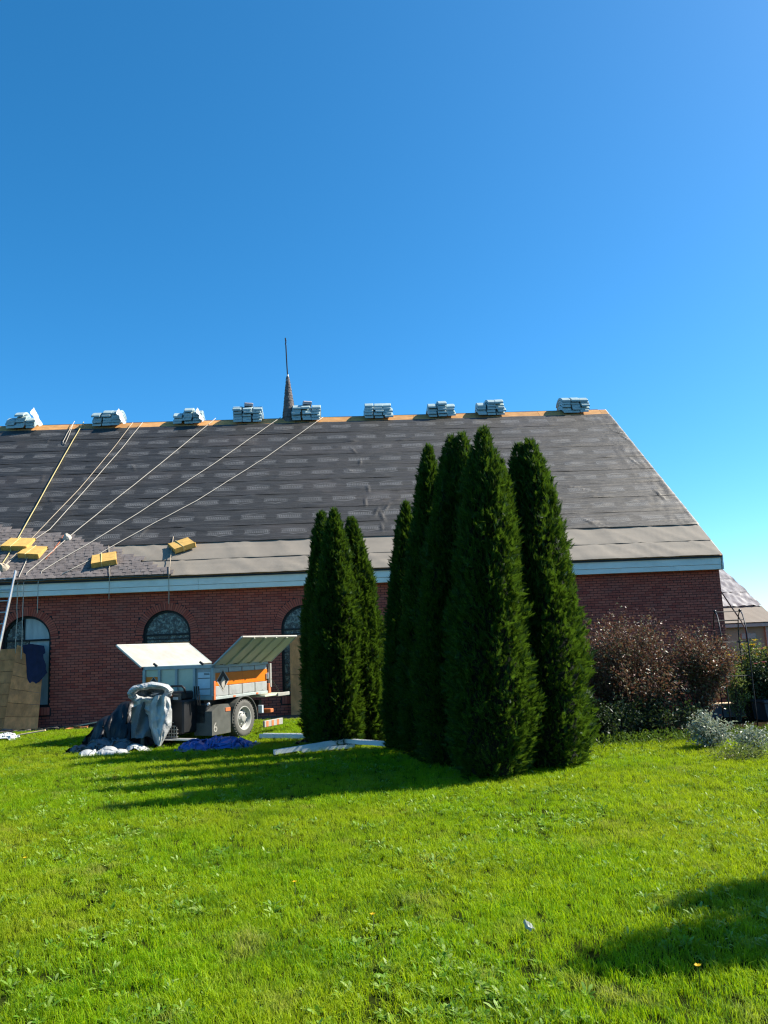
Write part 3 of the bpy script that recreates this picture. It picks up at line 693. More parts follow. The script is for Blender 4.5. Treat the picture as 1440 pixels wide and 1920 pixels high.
tag(MB().tube(P, .03, 5).build('strap', M['rust'], smooth=True), 'dark brown strap lying on the shingles below the knot', 'strap')

# ------------------------------------------------------------------ ladder against the eave
lad = empty('ladder', (-9.5, 20, 0)); tag(lad, 'long aluminium ladder leaning on the eave at the left edge', 'ladder')
T1 = at_depth(27, 1082, D-OV-.06); T0 = at_depth(0, 1208, D-OV-.50); d = (T1-T0); A0 = T0-d*(T0.z/d.z); A1 = T1+d*.10
offv = Vector((-.42, .02, 0)); lm = Matrix.Translation(-lad.location)
for o_ in (Vector(), offv):
    q = MB(); dirv = (A1-A0).normalized()
    zax = dirv; xax = Vector((1, 0, 0)); yax = zax.cross(xax).normalized(); xax = yax.cross(zax)
    TT = Matrix((xax, yax, zax)).transposed().to_4x4(); TT.translation = A0+o_
    q.bbox(-.018, .018, -.042, .042, 0, (A1-A0).length, .005, TT)
    r_ = q.build('rail', M['alu'], lad); r_.matrix_parent_inverse = lm
k = .3
while k < (A1-A0).length:
    p = A0+(A1-A0).normalized()*k
    r_ = MB().tube([p, p+offv], .016, 8).build('rung', M['alu'], lad); r_.matrix_parent_inverse = lm; k += .305

# ------------------------------------------------------------------ plywood leaning on the wall
def lean_sheet(corners, lab, nseam, jag=None):
    bl, br, tr, tl = [Vector(c) for c in corners]
    e = empty('plywood_sheet', (bl+br)/2); tag(e, lab, 'plywood', 'plywood sheets at the church windows')
    nrm = (br-bl).cross(tl-bl).normalized()*.016; ib = Matrix.Translation(-e.location)
    for k in range(nseam):
        t0, t1 = k/nseam+.0022, (k+1)/nseam-.0022
        def P(u, t): return bl.lerp(tl, t).lerp(br.lerp(tr, t), u)
        n = 6; vs_ = []
        for t in (t0, t1):
            for i in range(n+1):
                tt = t
                if jag and k == nseam-1 and t == t1: tt = t+jag[i]
                if jag and k == 0 and t == t0: tt = t
                vs_.append(P(i/n, tt))
        m_ = n+1; V = vs_+[v-nrm for v in vs_]; F = [(i, i+1, m_+i+1, m_+i) for i in range(n)]
        F += [(2*m_+i+1, 2*m_+i, 3*m_+i, 3*m_+i+1) for i in range(n)]+[(i+1, i, 2*m_+i, 2*m_+i+1) for i in range(n)]+[(m_+i, m_+i+1, 3*m_+i+1, 3*m_+i) for i in range(n)]
        F += [(0, m_, 3*m_, 2*m_), (n, 2*m_+n, 3*m_+n, m_+n)]
        b = MB(); b.add(V, F); o = b.build('plank', M['wood'], e); o.matrix_parent_inverse = ib
yA, yB = D-.62, D-.06
def wp(px, py, Y): return at_depth(px, py, Y)
def gp_(px, Y): 
    lo, hi = 1200., 1900.
    for _ in range(40):
        mid = (lo+hi)/2
        if at_depth(px, mid, Y).z > 0: lo = mid
        else: hi = mid
    v = at_depth(px, lo, Y); v.z = .012; return v
lean_sheet((gp_(-62, yA), gp_(5, yA-.02), wp(31, 1216, yB-.02), wp(-34, 1218, yB-.02)), 'grey weathered plywood leaning at the left picture edge', 7)
lean_sheet((gp_(5, yA-.10), gp_(70, yA-.08), wp(82, 1234, yB-.05), wp(31, 1216, yB-.05)), 'brown plywood leaning below the navy cloth by the first window', 6, [.05, .05, .03, -.02, -.03, .0, .0])
cx = WX[1]; lean_sheet(((cx-.42, D-.20, .01), (cx+.62, D-.20, .01), (cx+.60, D-.03, 2.02), (cx-.40, D-.03, 2.02)), 'plywood standing over the second window behind the dump trailer', 2)
cx = WX[2]; lean_sheet(((cx-.40, D-.16, .01), (cx+.66, D-.16, .01), (cx+.64, D-.03, 2.06), (cx-.40, D-.03, 2.06)), 'plywood standing over the third window beside the left cedars', 2)
# navy cloth hung over the plywood
b = MB(); YC = yB-.16
def clothp(u, v):
    px = 49+(34*u)+(8 if v < .2 else 0)*(u-.5)+(-4+10*v)*(1 if u > .5 else .35); py = 1207+80*v*(1-.28*abs(u-.35)*2*v)+(6*abs(u-.4))
    q = at_depth(px+3*nz(u*3, v*3, 8), py, YC-.10*v); q.y -= .03*ridged(u*3+v, v*1.5, 2.2); return q
b.grid(clothp, 14, 22); tag(b.build('cloth', M['cloth'], smooth=True), 'navy cloth hanging over the brown plywood at the first window', 'cloth')

# ------------------------------------------------------------------ dump trailer (roofing buggy)
tr = empty('dump_trailer', (-2.545, 15.9, 0), math.radians(62)); tag(tr, 'white and orange roofing dump trailer with both top flaps raised', 'dump trailer')
CL, CW, CB, CT = 1.9, 1.76, .82, 1.48
def part(name, mb, mat, p=tr, smooth=False): return mb.build(name, mat, p, smooth)
part('container_floor', MB().box(0.02, CL, .02, CW-.02, CB, CB+.04), M['grey'])
fw = part('front_wall', MB().bbox(0, .06, 0, CW, CT-.075, CT, .008).bbox(0, .06, 0, CW, CB-.02, CB+.05, .008), M['grey'])
for k in range(5):
    y = [.0, .44, .88, 1.31, CW-.06][k]; part('post', MB().bbox(-.015, .05, y, y+.06, CB+.05, CT-.075, .006), M['grey'], fw)
for k in range(4):
    y0 = [.06, .50, .94, 1.37][k]; y1 = [.44, .88, 1.31, CW-.06][k]
    pn = part('panel', MB().box(.03, .045, y0, y1, CB+.05, CT-.075), M['silver'] if k == 0 else M['cream'], fw)
for z0, z1 in ((1.02, 1.21), (1.225, 1.33), (.90, 1.005)): part('sticker', MB().box(.024, .029, .11, .40, z0, z1), M['sticker'], fw)
for z in (1.215, 1.01, 1.31, 1.285): part('sticker_line', MB().box(.020, .0235, .12, .39 if z < 1.25 else .25, z-.006, z+.006), M['black'], fw)
part('orange_stripe', MB().box(.024, .0295, 1.375, CW-.065, 1.0, 1.27), M['orange'], fw)
def diamond(T, s, p):
    def dm(a, b): return [(0, b), (a, 0), (0, -b), (-a, 0)]
    part('emblem_border', MB().prism(dm(.205*s, .215*s), T, .003), M['white'], p)
    part('emblem_field', MB().prism(dm(.175*s, .185*s), T @ Matrix.Translation((0, -.003, 0)), .003), M['black'], p)
    part('emblem_arrow', MB().prism([(0, .075*s), (.075*s, -.02*s), (.052*s, -.02*s), (.052*s, -.10*s), (0, -.175*s), (-.052*s, -.10*s), (-.052*s, -.02*s), (-.075*s, -.02*s)], T @ Matrix.Translation((0, -.006, 0)), .003), M['white'], p)
diamond(Matrix.Translation((.018, 1.50, 1.14)) @ Matrix.Rotation(-math.pi/2, 4, 'Z'), .62, fw)
sw_ = part('side_wall', MB().bbox(0, CL, 0, .06, CT-.075, CT, .008).bbox(0, CL, 0, .06, CB-.02, CB+.035, .006).box(.03, CL-.02, .035, .05, CB+.03, CT-.07), M['grey'])
for k in range(4):
    x0 = .055+k*.455; x1 = x0+.435
    part('lower_panel', MB().bbox(x0, x1, .012, .034, CB+.04, 1.055, .010), M['silver'], sw_)
    part('orange_stripe', MB().bbox(x0-.009, x1+.009, .010, .034, 1.06, 1.305, .004), M['orange'], sw_)
    part('upper_panel', MB().bbox(x0, x1, .018, .034, 1.31, CT-.08, .006), M['grey'], sw_)
    if k: part('rib', MB().bbox(x0-.018, x0-.003, .004, .034, CB+.036, 1.052, .003), M['white'], sw_); part('seam', MB().box(x0-.0125, x0-.0085, .0085, .0099, 1.06, 1.40), M['rust'], sw_)
    part('hinge', MB().tube([(x0+.12, -.008, CT-.005), (x0+.22, -.008, CT-.005)], .018, 8), M['boxblk'], sw_)
    part('rivet_row', [MB().bbox(x0+.03+.075*q, x0+.042+.075*q, .008, .0115, CB+.06, CB+.072, .002) for q in range(6)][k], M['boxblk'], sw_)
part('corner_post', MB().bbox(-.012, .048, -.012, .03, CB-.02, 1.16, .006), M['rust'], sw_)
diamond(Matrix.Translation((.30, .008, 1.16)), 1.0, sw_)
part('latch', MB().bbox(CL-.10, CL-.02, -.02, .01, 1.10, 1.22, .006).tube([(CL-.06, -.025, 1.24), (CL-.06, -.03, 1.12)], .012, 6), M['alu'], sw_)
part('marker_lamp', MB().bbox(.62, .70, -.006, .012, CB-.012, CB+.025, .004), M['rust'], sw_); part('marker_lamp', MB().bbox(1.42, 1.50, -.006, .012, CB-.012, CB+.025, .004), M['rust'], sw_)
part('far_side_wall', MB().bbox(0, CL, CW-.05, CW, CB, CT, .008), M['grey'])
def flap(name, y, sg, run, rise, x0, x1, mt, mlip, nrib):
    b = MB(); n = Vector((0, -sg*rise, run)).normalized()*.022
    P = [Vector((x0, y, CT)), Vector((x1, y, CT)), Vector((x1, y+sg*run, CT+rise)), Vector((x0, y+sg*run, CT+rise))]
    if sg < 0: n = -n*-1
    b.add(P+[p-n for p in P], [(0, 1, 2, 3), (7, 6, 5, 4), (0, 4, 5, 1), (1, 5, 6, 2), (2, 6, 7, 3), (3, 7, 4, 0)])
    o = part(name, b, mt)
    part('lip', MB().tube([P[3]-n*.5, P[2]-n*.5], .024, 6), mlip, o)
    part('end_lip', MB().tube([P[0]-n*.6, P[3]-n*.6], .022, 6), M['grey'], o)
    part('end_lip', MB().tube([P[1]-n*.6, P[2]-n*.6], .022, 6), M['grey'], o)
    for k in range(nrib):
        t = (k+1)/(nrib+1); a = P[0].lerp(P[1], t)-n*1.6; c = P[3].lerp(P[2], t)-n*1.6; part('rib', MB().tube([a, c], .020, 4), mt, o)
    return o
flap('near_flap', .0, -1, .66, .50, 0.0, CL+.08, M['cream'], M['white'], 4)
flap('far_flap', CW, 1, .66, .46, -.04, CL+.35, M['white'], M['white'], 0)
for yy in (.25, 1.4): part('hinge_knob', MB().tube([(.0, yy, CT), (.0, yy+.08, CT+.05)], .025, 8), M['black'])
part('rear_post', MB().bbox(CL+.02, CL+.08, -.03, .03, .92, 1.42, .006), M['white'])
part('rear_hinge', MB().bbox(CL-.03, CL+.06, -.02, .05, .80, 1.0, .006), M['rust'])
tg = part('tailgate', MB().bbox(CL-.30, CL+.60, -.10, CW, .735, .775, .008), M['cream']); part('lip', MB().bbox(CL+.15, CL+.62, -.135, -.105, .715, .79, .008), M['white'], tg)
part('tailgate_chain', MB().tube([(CL+.06, -.02, 1.1), (CL+.30, -.08, .80)], .012, 5), M['dark'])
ch = part('chassis', MB().bbox(-.25, CL, .42, .52, .52, .66, .008).bbox(-.25, CL, 1.24, 1.34, .52, .66, .008).bbox(.1, .2, .05, 1.7, .55, .68, .008).bbox(1.6, 1.7, .05, 1.7, .55, .68, .008).box(.15, 1.7, .35, 1.45, .66, CB-.03), M['black'])
part('axle', MB().tube([(.95, .1, .37), (.95, 1.66, .37)], .05, 10), M['black'], ch)
def wheel(y0, sg):
    T = Matrix.Translation((.95, y0, .37))
    w = part('wheel', MB().lathe([(.24, 0), (.30, -.012), (.345, .0), (.368, .03), (.370, .07), (.362, .085), (.370, .10), (.370, .13), (.362, .145), (.370, .16), (.368, .20), (.345, .23), (.24, .23)], 40, T), M['rubber'], tr, True)
    lug = MB()
    for k in range(36):
        a = 2*math.pi*k/36
        lug.bbox(-.012, .012, .004, .066, .352, .374, .003, T @ Matrix.Rotation(a, 4, 'Y')); lug.bbox(-.012, .012, .165, .226, .352, .374, .003, T @ Matrix.Rotation(a+.08, 4, 'Y'))
    part('tread', lug, M['rubber'], w)
    part('rim', MB().lathe([(.245, .005), (.235, -.006), (.215, .004), (.195, .055), (.17, .085), (.15, .07), (.085, .055), (.08, .02), (.05, .012), (.001, .012)], 32, T), M['rim'], w, True)
    for k in range(6):
        a = 2*math.pi*k/6; part('lug_nut', MB().tube([(.95+.115*math.cos(a), y0+.03, .37+.115*math.sin(a)), (.95+.115*math.cos(a), y0+.065, .37+.115*math.sin(a))], .016, 6), M['alu'], w)
        part('rim_hole', MB().tube([(.95+.165*math.cos(a+.5), y0+.068, .37+.165*math.sin(a+.5)), (.95+.165*math.cos(a+.5), y0+.08, .37+.165*math.sin(a+.5))], .022, 8), M['black'], w)
wheel(-.03, 1); wheel(1.58, -1)
fb = MB(); n = 18
for i in range(n+1):
    a = math.radians(-8+196*i/n)
    for rr, yy in ((.425, -.05), (.44, -.05), (.44, .26), (.425, .26)): fb.v.append((.95+rr*math.cos(a), yy, .37+rr*math.sin(a)))
for i in range(n):
    for j in range(4): q = i*4; fb.f.append((q+j, q+4+j, q+4+(j+1) % 4, q+(j+1) % 4)); fb.m.append(0)
part('fender', fb, M['boxblk'])
tb_ = part('toolbox', MB().prism([(-.12, .15), (.47, .15), (.47, .62), (.40, .70), (.10, .70), (-.12, .60)], Matrix.Translation((0, -.04, 0)), .42), M['boxblk'])
part('reflector', MB().bbox(.30, .46, -.05, -.041, .56, .63, .003), M['rust'], tb_)
fc = bpy.data.curves.new('number_decal', 'FONT'); fc.body = '6'; fc.size = .26
fo = bpy.data.objects.new('tmp_text', fc); COL.objects.link(fo); bpy.context.view_layer.update()
fm = bpy.data.meshes.new_from_object(fo.evaluated_get(bpy.context.evaluated_depsgraph_get())); bpy.data.objects.remove(fo); fm.materials.clear(); fm.materials.append(M['white'])
nd_ = link('number_decal', fm, tb_, (-.085, -.044, .21), (math.pi/2, 0, 0))
hc = part('lift_cylinder', MB().tube([(-.06, .60, .40), (-.06, .20, .66)], .055, 12), M['rust'], tr, True); part('piston_rod', MB().tube([(-.06, .22, .647), (-.06, .06, .75)], .026, 10), M['alu'], hc, True)
part('piston_rod', MB().tube([(-.02, .02, .42), (-.02, .20, .62)], .03, 10), M['alu'], hc, True)
eng = part('engine_block', MB().bbox(-.52, -.10, .32, .80, .22, .84, .03).bbox(-.46, -.14, .36, .72, .84, 1.0, .03).bbox(-.12, .05, .10, 1.5, .36, .74, .02).bbox(-.45, -.10, .80, 1.5, .25, .60, .03), M['black'])
part('control_panel', MB().bbox(-.49, -.462, .40, .68, .82, .96, .01), M['boxblk'], eng); part('control_label', MB().box(-.497, -.491, .46, .58, .85, .90), M['sticker'], eng); part('warning_label', MB().box(-.497, -.491, .58, .66, .915, .945), M['rust'], eng)
part('roll_hoop', MB().tube([(-.40, .36, .96), (-.44, .36, 1.06), (-.44, .42, 1.10), (-.44, .66, 1.10), (-.40, .72, 1.06), (-.38, .72, .96)], .022, 8), M['black'], eng, True)
for k in range(3): part('lever', MB().tube([(-.20, .28-.05*k, .72), (-.24, .28-.05*k, 1.08)], .014, 6), M['black'], eng)
stp = MB()
for i in range(5): stp.bbox(-.58, -.565, .42+.06*i, .435+.06*i, .16, .36+.03*i, .003)
for j in range(5): stp.bbox(-.583, -.562, .40+.05*max(0, j-2), .70, .17+.065*j, .185+.065*j, .003)
part('step_grille', stp, M['white'], tr); part('foot_plate', MB().bbox(-.66, -.50, .02, .74, .12, .15, .006), M['alu'])
part('drawbar', MB().bbox(-1.0, -.2, .95, 1.05, .36, .46, .008), M['black']); part('jack_leg', MB().tube([(-.85, 1.0, .02), (-.85, 1.0, .55)], .035, 8), M['boxblk'])
part('rear_beam', MB().bbox(CL-.10, CL+.02, -.10, .42, .40, .48, .01), M['rust'])
rb_ = part('rear_bumper', MB().bbox(CL-.42, CL+.28, -.16, -.11, .13, .26, .006), M['white'])
for k in range(3): part('red_stripe', MB().box(CL-.36+.2*k, CL-.28+.2*k, -.164, -.161, .14, .25), M['rust'], rb_)
part('tail_lamp', MB().bbox(CL-.42, CL-.36, -.10, .0, .42, .58, .006), M['sticker'])

# ------------------------------------------------------------------ tarpaulins
gp = at_ground(262, 1400); tag(cloth('plastic_sheeting', M['tarp_k'], (gp.x-.28, gp.y+.22, 0), 2.6, 2.3, 66, 60, .68, 1.1, [(-.05, 0, .30, .36), (.25, .12, .58, .28), (-.32, -.05, .30, .30), (.1, -.2, .25, .28), (-.05, .1, .62, .22), (.38, -.15, .35, .22), (-.50, .1, .16, .24), (.02, -.1, .72, .12)], 62, 3), 'black plastic sheeting heaped over the trailer drawbar', 'sheeting')
tp = empty('tarpaulin', (gp.x, gp.y, 0)); tag(tp, 'silver grey tarpaulin draped over the front of the dump trailer', 'tarpaulin'); ti = Matrix.Translation(-tp.location)
YT = 15.45
def drape(u, v):
    # folded sheet that hangs to a point
    tpr = 1-.80*max(0, v-.58)/.42 if v > .58 else 1-.25*(max(0, .25-v)/.25)
    px = 299+23*(2*u-1)*tpr-2*v+2.5*ridged(v*2.2, u, 1)*(1-v); py = 1309+90*v-6*math.sin(u*math.pi)*(1-v)
    bulge = .26*math.sin(math.pi*u)**.7*(1-.35*v)+.07*ridged(u*2.8+.35*v, v*.8, 4)+.035*nz(u*7, v*7, 2)
    return at_depth(px, py, YT-.0-bulge+.15*(1-u))
o = MB().grid(drape, 26, 34).build('drape', M['tarp_s'], tp); o.matrix_parent_inverse = ti
def side(u, v):
    px = 246+36*u+6*v*u; py = 1322+58*v-10*u*(1-v)+5*ridged(u*2.1, v*2, 6); return at_depth(px, py, YT+.16-.18*math.sin(math.pi*u)*(1-.4*v)-.10*ridged(u*1.6+v*.9, v*1.3, 9))
o = MB().grid(side, 20, 20).build('dark_fold', M['tarp_g'], tp); o.matrix_parent_inverse = ti
def hood(u, v):
    a = 2*math.pi*u; rx, ry = 35*(1+.04*nz(math.cos(a)*2, math.sin(a)*2, 3)), 14*(1+.15*nz(math.cos(a)*2, math.sin(a)*2, 7))
    c = at_depth(282+rx*math.cos(a), 1299-ry*math.sin(a)-2*math.cos(a), YT+.15-.10*math.sin(a)); b_ = 2*math.pi*v
    rr = .065*(1+.35*ridged(a*2.2, b_*.6, 2)); ct = Vector((math.cos(a), 0, math.sin(a)*.8)); return c+ct*math.cos(b_)*rr+Vector((0, 1, 0))*math.sin(b_)*rr*1.7
o = MB().grid(hood, 54, 10).build('rolled_hood', M['tarp_s'], tp); o.matrix_parent_inverse = ti
def inner(u, v):
    a = 2*math.pi*u; return at_depth(282+35*v*math.cos(a), 1299-14*v*math.sin(a), YT+.25+.18*(1-v)+.06*ridged(u*4, v*2, 3))
o = MB().grid(inner, 24, 6).build('hood_lining', M['tarp_g'], tp); o.matrix_parent_inverse = ti
def skirt(u, v): return at_depth(250+62*u, 1311+26*v+6*ridged(u*2, v, 4)-8*u*(1-v), YT+.10-.12*math.sin(math.pi*u)-.06*ridged(u*3.1, v*1.7, 2)+.1*v)
o = MB().grid(skirt, 24, 10).build('skirt_fold', M['tarp_s'], tp); o.matrix_parent_inverse = ti
q = at_ground(195, 1406); tag(cloth('tarpaulin', M['tarp_g'], (q.x, q.y, 0), 1.9, 1.3, 66, 46, .62, .36, bumps(2, .42, .22, 13, .17), 44, 8), 'grey tarpaulin crumpled on the grass left of the trailer', 'tarpaulin')
q = at_ground(196, 1415); tag(cloth('tarpaulin', M['tarp_s'], (q.x, q.y, 0), 1.15, .52, 50, 24, .66, .22, bumps(5, .3, .08, 7, .10), 44, 5), 'small silver tarpaulin fold lying against the crumpled grey one', 'tarpaulin')
q = at_ground(408, 1402); tag(cloth('tarpaulin', M['tarp_b'], (q.x, q.y, 0), 1.95, 1.25, 66, 44, .64, .36, bumps(1, .45, .20, 13, .18), 44, 2), 'blue tarpaulin bunched on the grass before the trailer wheel', 'tarpaulin')
q = at_ground(8, 1388); tag(cloth('plastic_bag', M['film'], (q.x, q.y, 0), 1.0, .8, 40, 32, .52, .35, bumps(3, .12, .1, 5, .14), 42, 9), 'white plastic bag on the ground below the left plywood', 'bag')
q = at_ground(262, 1408); tag(cloth('plastic_sheeting', M['tarp_s'], (q.x, q.y, 0), .7, .5, 32, 24, .55, .28, bumps(4, .1, .08, 4, .10), 42, 4), 'scrap of silver sheeting on the grass below the black heap', 'sheeting')
# ------------------------------------------------------------------ gutters
def channel(name, pts, w, h, mat, lab, dents=0):
    e = empty(name, pts[0]); tag(e, lab, 'gutter'); ei = Matrix.Translation(-Vector(pts[0]))
    for a_, b_ in zip(pts, pts[1:]):
        a_, b_ = Vector(a_), Vector(b_); d_ = (b_-a_).normalized(); sx_ = d_.cross(Vector((0, 0, 1))).normalized(); up = sx_.cross(d_)
        b = MB(); n = 10; pr = [(-w/2, h), (-w/2, 0), (-w*.2, -.006), (w/2, 0), (w/2, h), (w/2-.006, h), (w/2-.006, .006), (-w/2+.006, .006), (-w/2+.006, h)]
        for i in range(n+1):
            c = a_.lerp(b_, i/n)+up*.004*nz(i*.8, a_.x)
            for p, q2 in pr: b.v.append(tuple(c+sx_*p*(1+.05*nz(i*.9, p*9, a_.y))+up*q2))
        for i in range(n):
            for j in range(9): q2 = i*9; b.f.append((q2+j, q2+9+j, q2+9+(j+1) % 9, q2+(j+1) % 9)); b.m.append(0)
        o = b.build('gutter_length', mat, e); o.matrix_parent_inverse = ei
    return e
g1, g2, g3 = at_ground(514, 1417), at_depth(648, 1396, at_ground(655, 1404).y), at_ground(778, 1405); g2.z = max(.10, g2.z)
channel('gutter', [g1+Vector((0, 0, .02)), g2, g3+Vector((0, 0, .02))], .10, .07, M['gutter'], 'long bent white gutter on the grass reaching the right cedars')
q1, q2 = at_ground(565, 1413), at_ground(664, 1404); channel('gutter', [q1+Vector((0, 0, .02)), q2+Vector((0, 0, .02))], .09, .06, M['gutter'], 'short white gutter piece lying under the long bent gutter')
q1, q2 = at_ground(490, 1386), at_ground(590, 1387); channel('gutter', [q1+Vector((0, 0, .03)), q2+Vector((0, 0, .03))], .15, .08, M['gutter'], 'white gutter length sticking out from under the left cedars')
q1 = at_ground(588, 1393); tag(cloth('plastic_sheeting', M['tarp_k'], (q1.x, q1.y, 0), 1.0, .7, 36, 26, .62, .3, bumps(7, .2, .12, 6, .13), 44, 7), 'black sheet bunched at the foot of the left cedars', 'sheeting')
# ------------------------------------------------------------------ scraps along the wall foot
for i in range(34):
    x = random.uniform(-9.6, -4.4); y = random.uniform(20.25, 21.35); l = random.uniform(.12, .7); w = random.uniform(.04, .16)
    b = MB(); hh = random.uniform(.012, .045)
    b.grid(lambda u, v: (l*(u-.5)*(1+.15*(v-.5)), w*(v-.5)+.03*nz(u*3, i), hh+.03*nz(u*2.5, v*2, i)*(l > .3)), 5, 2); b.box(-l/2, l/2, -w/2, w/2, 0, hh*.6)
    o = b.build('roofing_scrap', random.choice((M['scrap'], M['scrap'], M['wood'], M['felt'], M['tarp_k'])), None, loc=(x, y, .012+.02*random.random()), rot=(random.uniform(-.15, .15), random.uniform(-.12, .12), random.uniform(-.6, .6)))
    tag(o, 'torn roofing scrap in the litter along the church wall', 'scrap', 'scraps along the wall foot')
for px, py, l, rz, lab in ((165, 1357, .55, .35, 'pale broken stick propped in the litter by the wall'), (215, 1366, .8, .10, 'pale board end among the litter beside the black heap'), (60, 1374, .6, .05, 'pale lath lying at the foot of the brown plywood')):
    q = at_ground(px, py+6); tag(MB().bbox(-l/2, l/2, -.035, .035, 0, .03, .006).build('board', M['plank'], loc=(q.x, q.y, .06), rot=(0, -.12, rz)), lab, 'board')

# ------------------------------------------------------------------ cedars
PT = [0, .03, .08, .16, .3, .5, .7, .85, .93, .98, 1.0]; PR = [.72, .86, .95, 1.0, .98, .86, .64, .42, .26, .12, .02]
def spray_template(rng):
    V = []; 
    for k in range(9):
        z0 = .0+.012*k; sg = 1 if k % 2 else -1
        a = sg*(.75-.07*k) if k < 8 else 0
        l = .075-.004*k if k < 8 else .06; w = .011
        d = np.array([math.sin(a), 0, math.cos(a)]); n_ = np.array([math.cos(a), 0, -math.sin(a)])
        b = np.array([0, 0, z0]); V += [b-n_*w*.7, b+n_*w*.7, b+d*l+np.array([0, .012*sg, 0])]
    return np.array(V)
TPL = spray_template(None)
def LUMP(c, s, z, seed): return .84+.18*nz(c*1.7+seed, s*1.7, z*.75)+.50*abs(nz(c*2.6+seed, s*2.6, z*1.7))+.34*abs(nz(c*6+seed, s*6, z*4.2))
def arborvitae(base, leaders, N, seed, lab, grp='columnar cedars on the lawn'):
    rng = np.random.default_rng(seed)
    e = empty('arborvitae', base); tag(e, lab, 'tree', grp)
    allv = []; core = MB(); trunk = MB()
    tot = sum(h*r for _, _, h, r, _, _ in leaders)
    for (dx, dy, h, R, tx, ty) in leaders:
        n = int(N*h*R/tot); t = rng.random(n*4)**.9; pr = np.interp(t, PT, PR); keep = rng.random(n*4) < pr*.8+.25
        t = t[keep][:n]; pr = pr[keep][:n]; n = len(t)
        a = rng.random(n)*2*math.pi; ca, sa = np.cos(a), np.sin(a); z = .015+t*(h-.075)
        lump = np.array([LUMP(c_, s_, z_, seed)+.09*nz(c_*9, s_*9, z_*6+seed) for c_, s_, z_ in zip(ca, sa, z)])
        r = R*pr*lump*(1-.22*rng.random(n)**1.6)+.015
        out = np.stack([ca, sa, 0*ca], 1); up = np.array([[0, 0, 1.0]])
        ax = up*(.62+.45*t)[:, None]+out*(.70*(1-t)+.15)[:, None]+rng.normal(0, .42, (n, 3)); ax /= np.linalg.norm(ax, axis=1)[:, None]
        nn = rng.normal(0, 1, (n, 3))+np.stack([-sa, ca, 0*ca], 1)*1.2; nn -= ax*(nn*ax).sum(1)[:, None]; nn /= np.linalg.norm(nn, axis=1)[:, None]; ss_ = np.cross(nn, ax)
        sc = rng.uniform(.45, 1.0, n)*np.where(t < .93, 1, .8)
        Rm = np.stack([ss_, nn, ax], 1)*sc[:, None, None]
        allv.append((np.einsum('kj,njl->nkl', TPL, Rm)+np.stack([dx+tx*t+ca*r, dy+ty*t+sa*r, z], 1)[:, None, :]).reshape(-1, 3))
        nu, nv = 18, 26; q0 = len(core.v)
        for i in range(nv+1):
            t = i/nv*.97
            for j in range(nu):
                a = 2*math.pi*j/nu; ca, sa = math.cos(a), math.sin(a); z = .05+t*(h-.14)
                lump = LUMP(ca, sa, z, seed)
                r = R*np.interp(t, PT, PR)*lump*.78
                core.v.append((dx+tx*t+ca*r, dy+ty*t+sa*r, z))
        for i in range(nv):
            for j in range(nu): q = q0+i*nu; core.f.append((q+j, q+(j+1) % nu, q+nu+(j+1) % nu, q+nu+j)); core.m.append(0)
        trunk.tube([(dx*.5, dy*.5, -.05), (dx, dy, .3), (dx+tx*.5, dy+ty*.5, h*.5), (dx+tx*.9, dy+ty*.9, h*.88)], [.075, .06, .04, .012], 8)
    V = np.concatenate(allv); nt = len(V)//3
    nc = len(core.v)
    me = bpy.data.meshes.new('crown')
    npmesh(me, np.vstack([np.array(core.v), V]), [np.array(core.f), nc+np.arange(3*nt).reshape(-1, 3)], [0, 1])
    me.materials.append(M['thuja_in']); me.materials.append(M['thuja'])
    link('crown', me, e); trunk.build('trunk', M['bark'], e, True)
    return e
def ldr(base, px, py, R, dx=0., dy=0.):
    T = at_depth(px, py, base.y+dy); return (dx, dy, T.z, R, T.x-base.x-dx, 0.)
DEF = [((607, 1391), [(603, 957, .36, 0, 0)], 'cedar at the left of the left hand group'), ((636, 1401), [(626, 953, .41, 0, 0)], 'front cedar of the left hand group'),
       ((686, 1393), [(658, 967, .40, 0, 0)], 'sunlit right cedar of the left hand group'), ((765, 1406), [(760, 940, .30, 0, 0)], 'short narrow cedar at the left of the right hand group'),
       ((806, 1418), [(803, 832, .38, 0, 0)], 'slim single topped cedar second in the right hand group'), ((853, 1433), [(846, 815, .44, -.06, .05), (866, 810, .46, .08, 0)], 'twin topped cedar in the middle of the right hand group'),
       ((925, 1456), [(905, 800, .47, 0, 0), (936, 858, .34, .17, .2)], 'tallest broad cedar at the front of the right hand group'), ((1028, 1438), [(972, 829, .40, -.14, .1), (992, 821, .50, .06, 0)], 'broad cedar at the right end of the right hand group')]
for i, (b, ls, lab) in enumerate(DEF):
    B = at_ground(*b); B.z = 0
    arborvitae(B, [ldr(B, px, py, R, dx, dy) for px, py, R, dx, dy in ls], 15000 if len(ls) == 1 else 22000, 11*i+3, lab)
q = Vector((5.62, 5.40, 0)); arborvitae(q, [(0, -.1, 4.35, .66, .0, -.1), (.6, .45, 4.2, .66, .1, .1), (.9, -.25, 3.6, .66, 0, 0)], 11000, 91, 'cedar outside the right of the picture that shades the lawn', 'cedars')

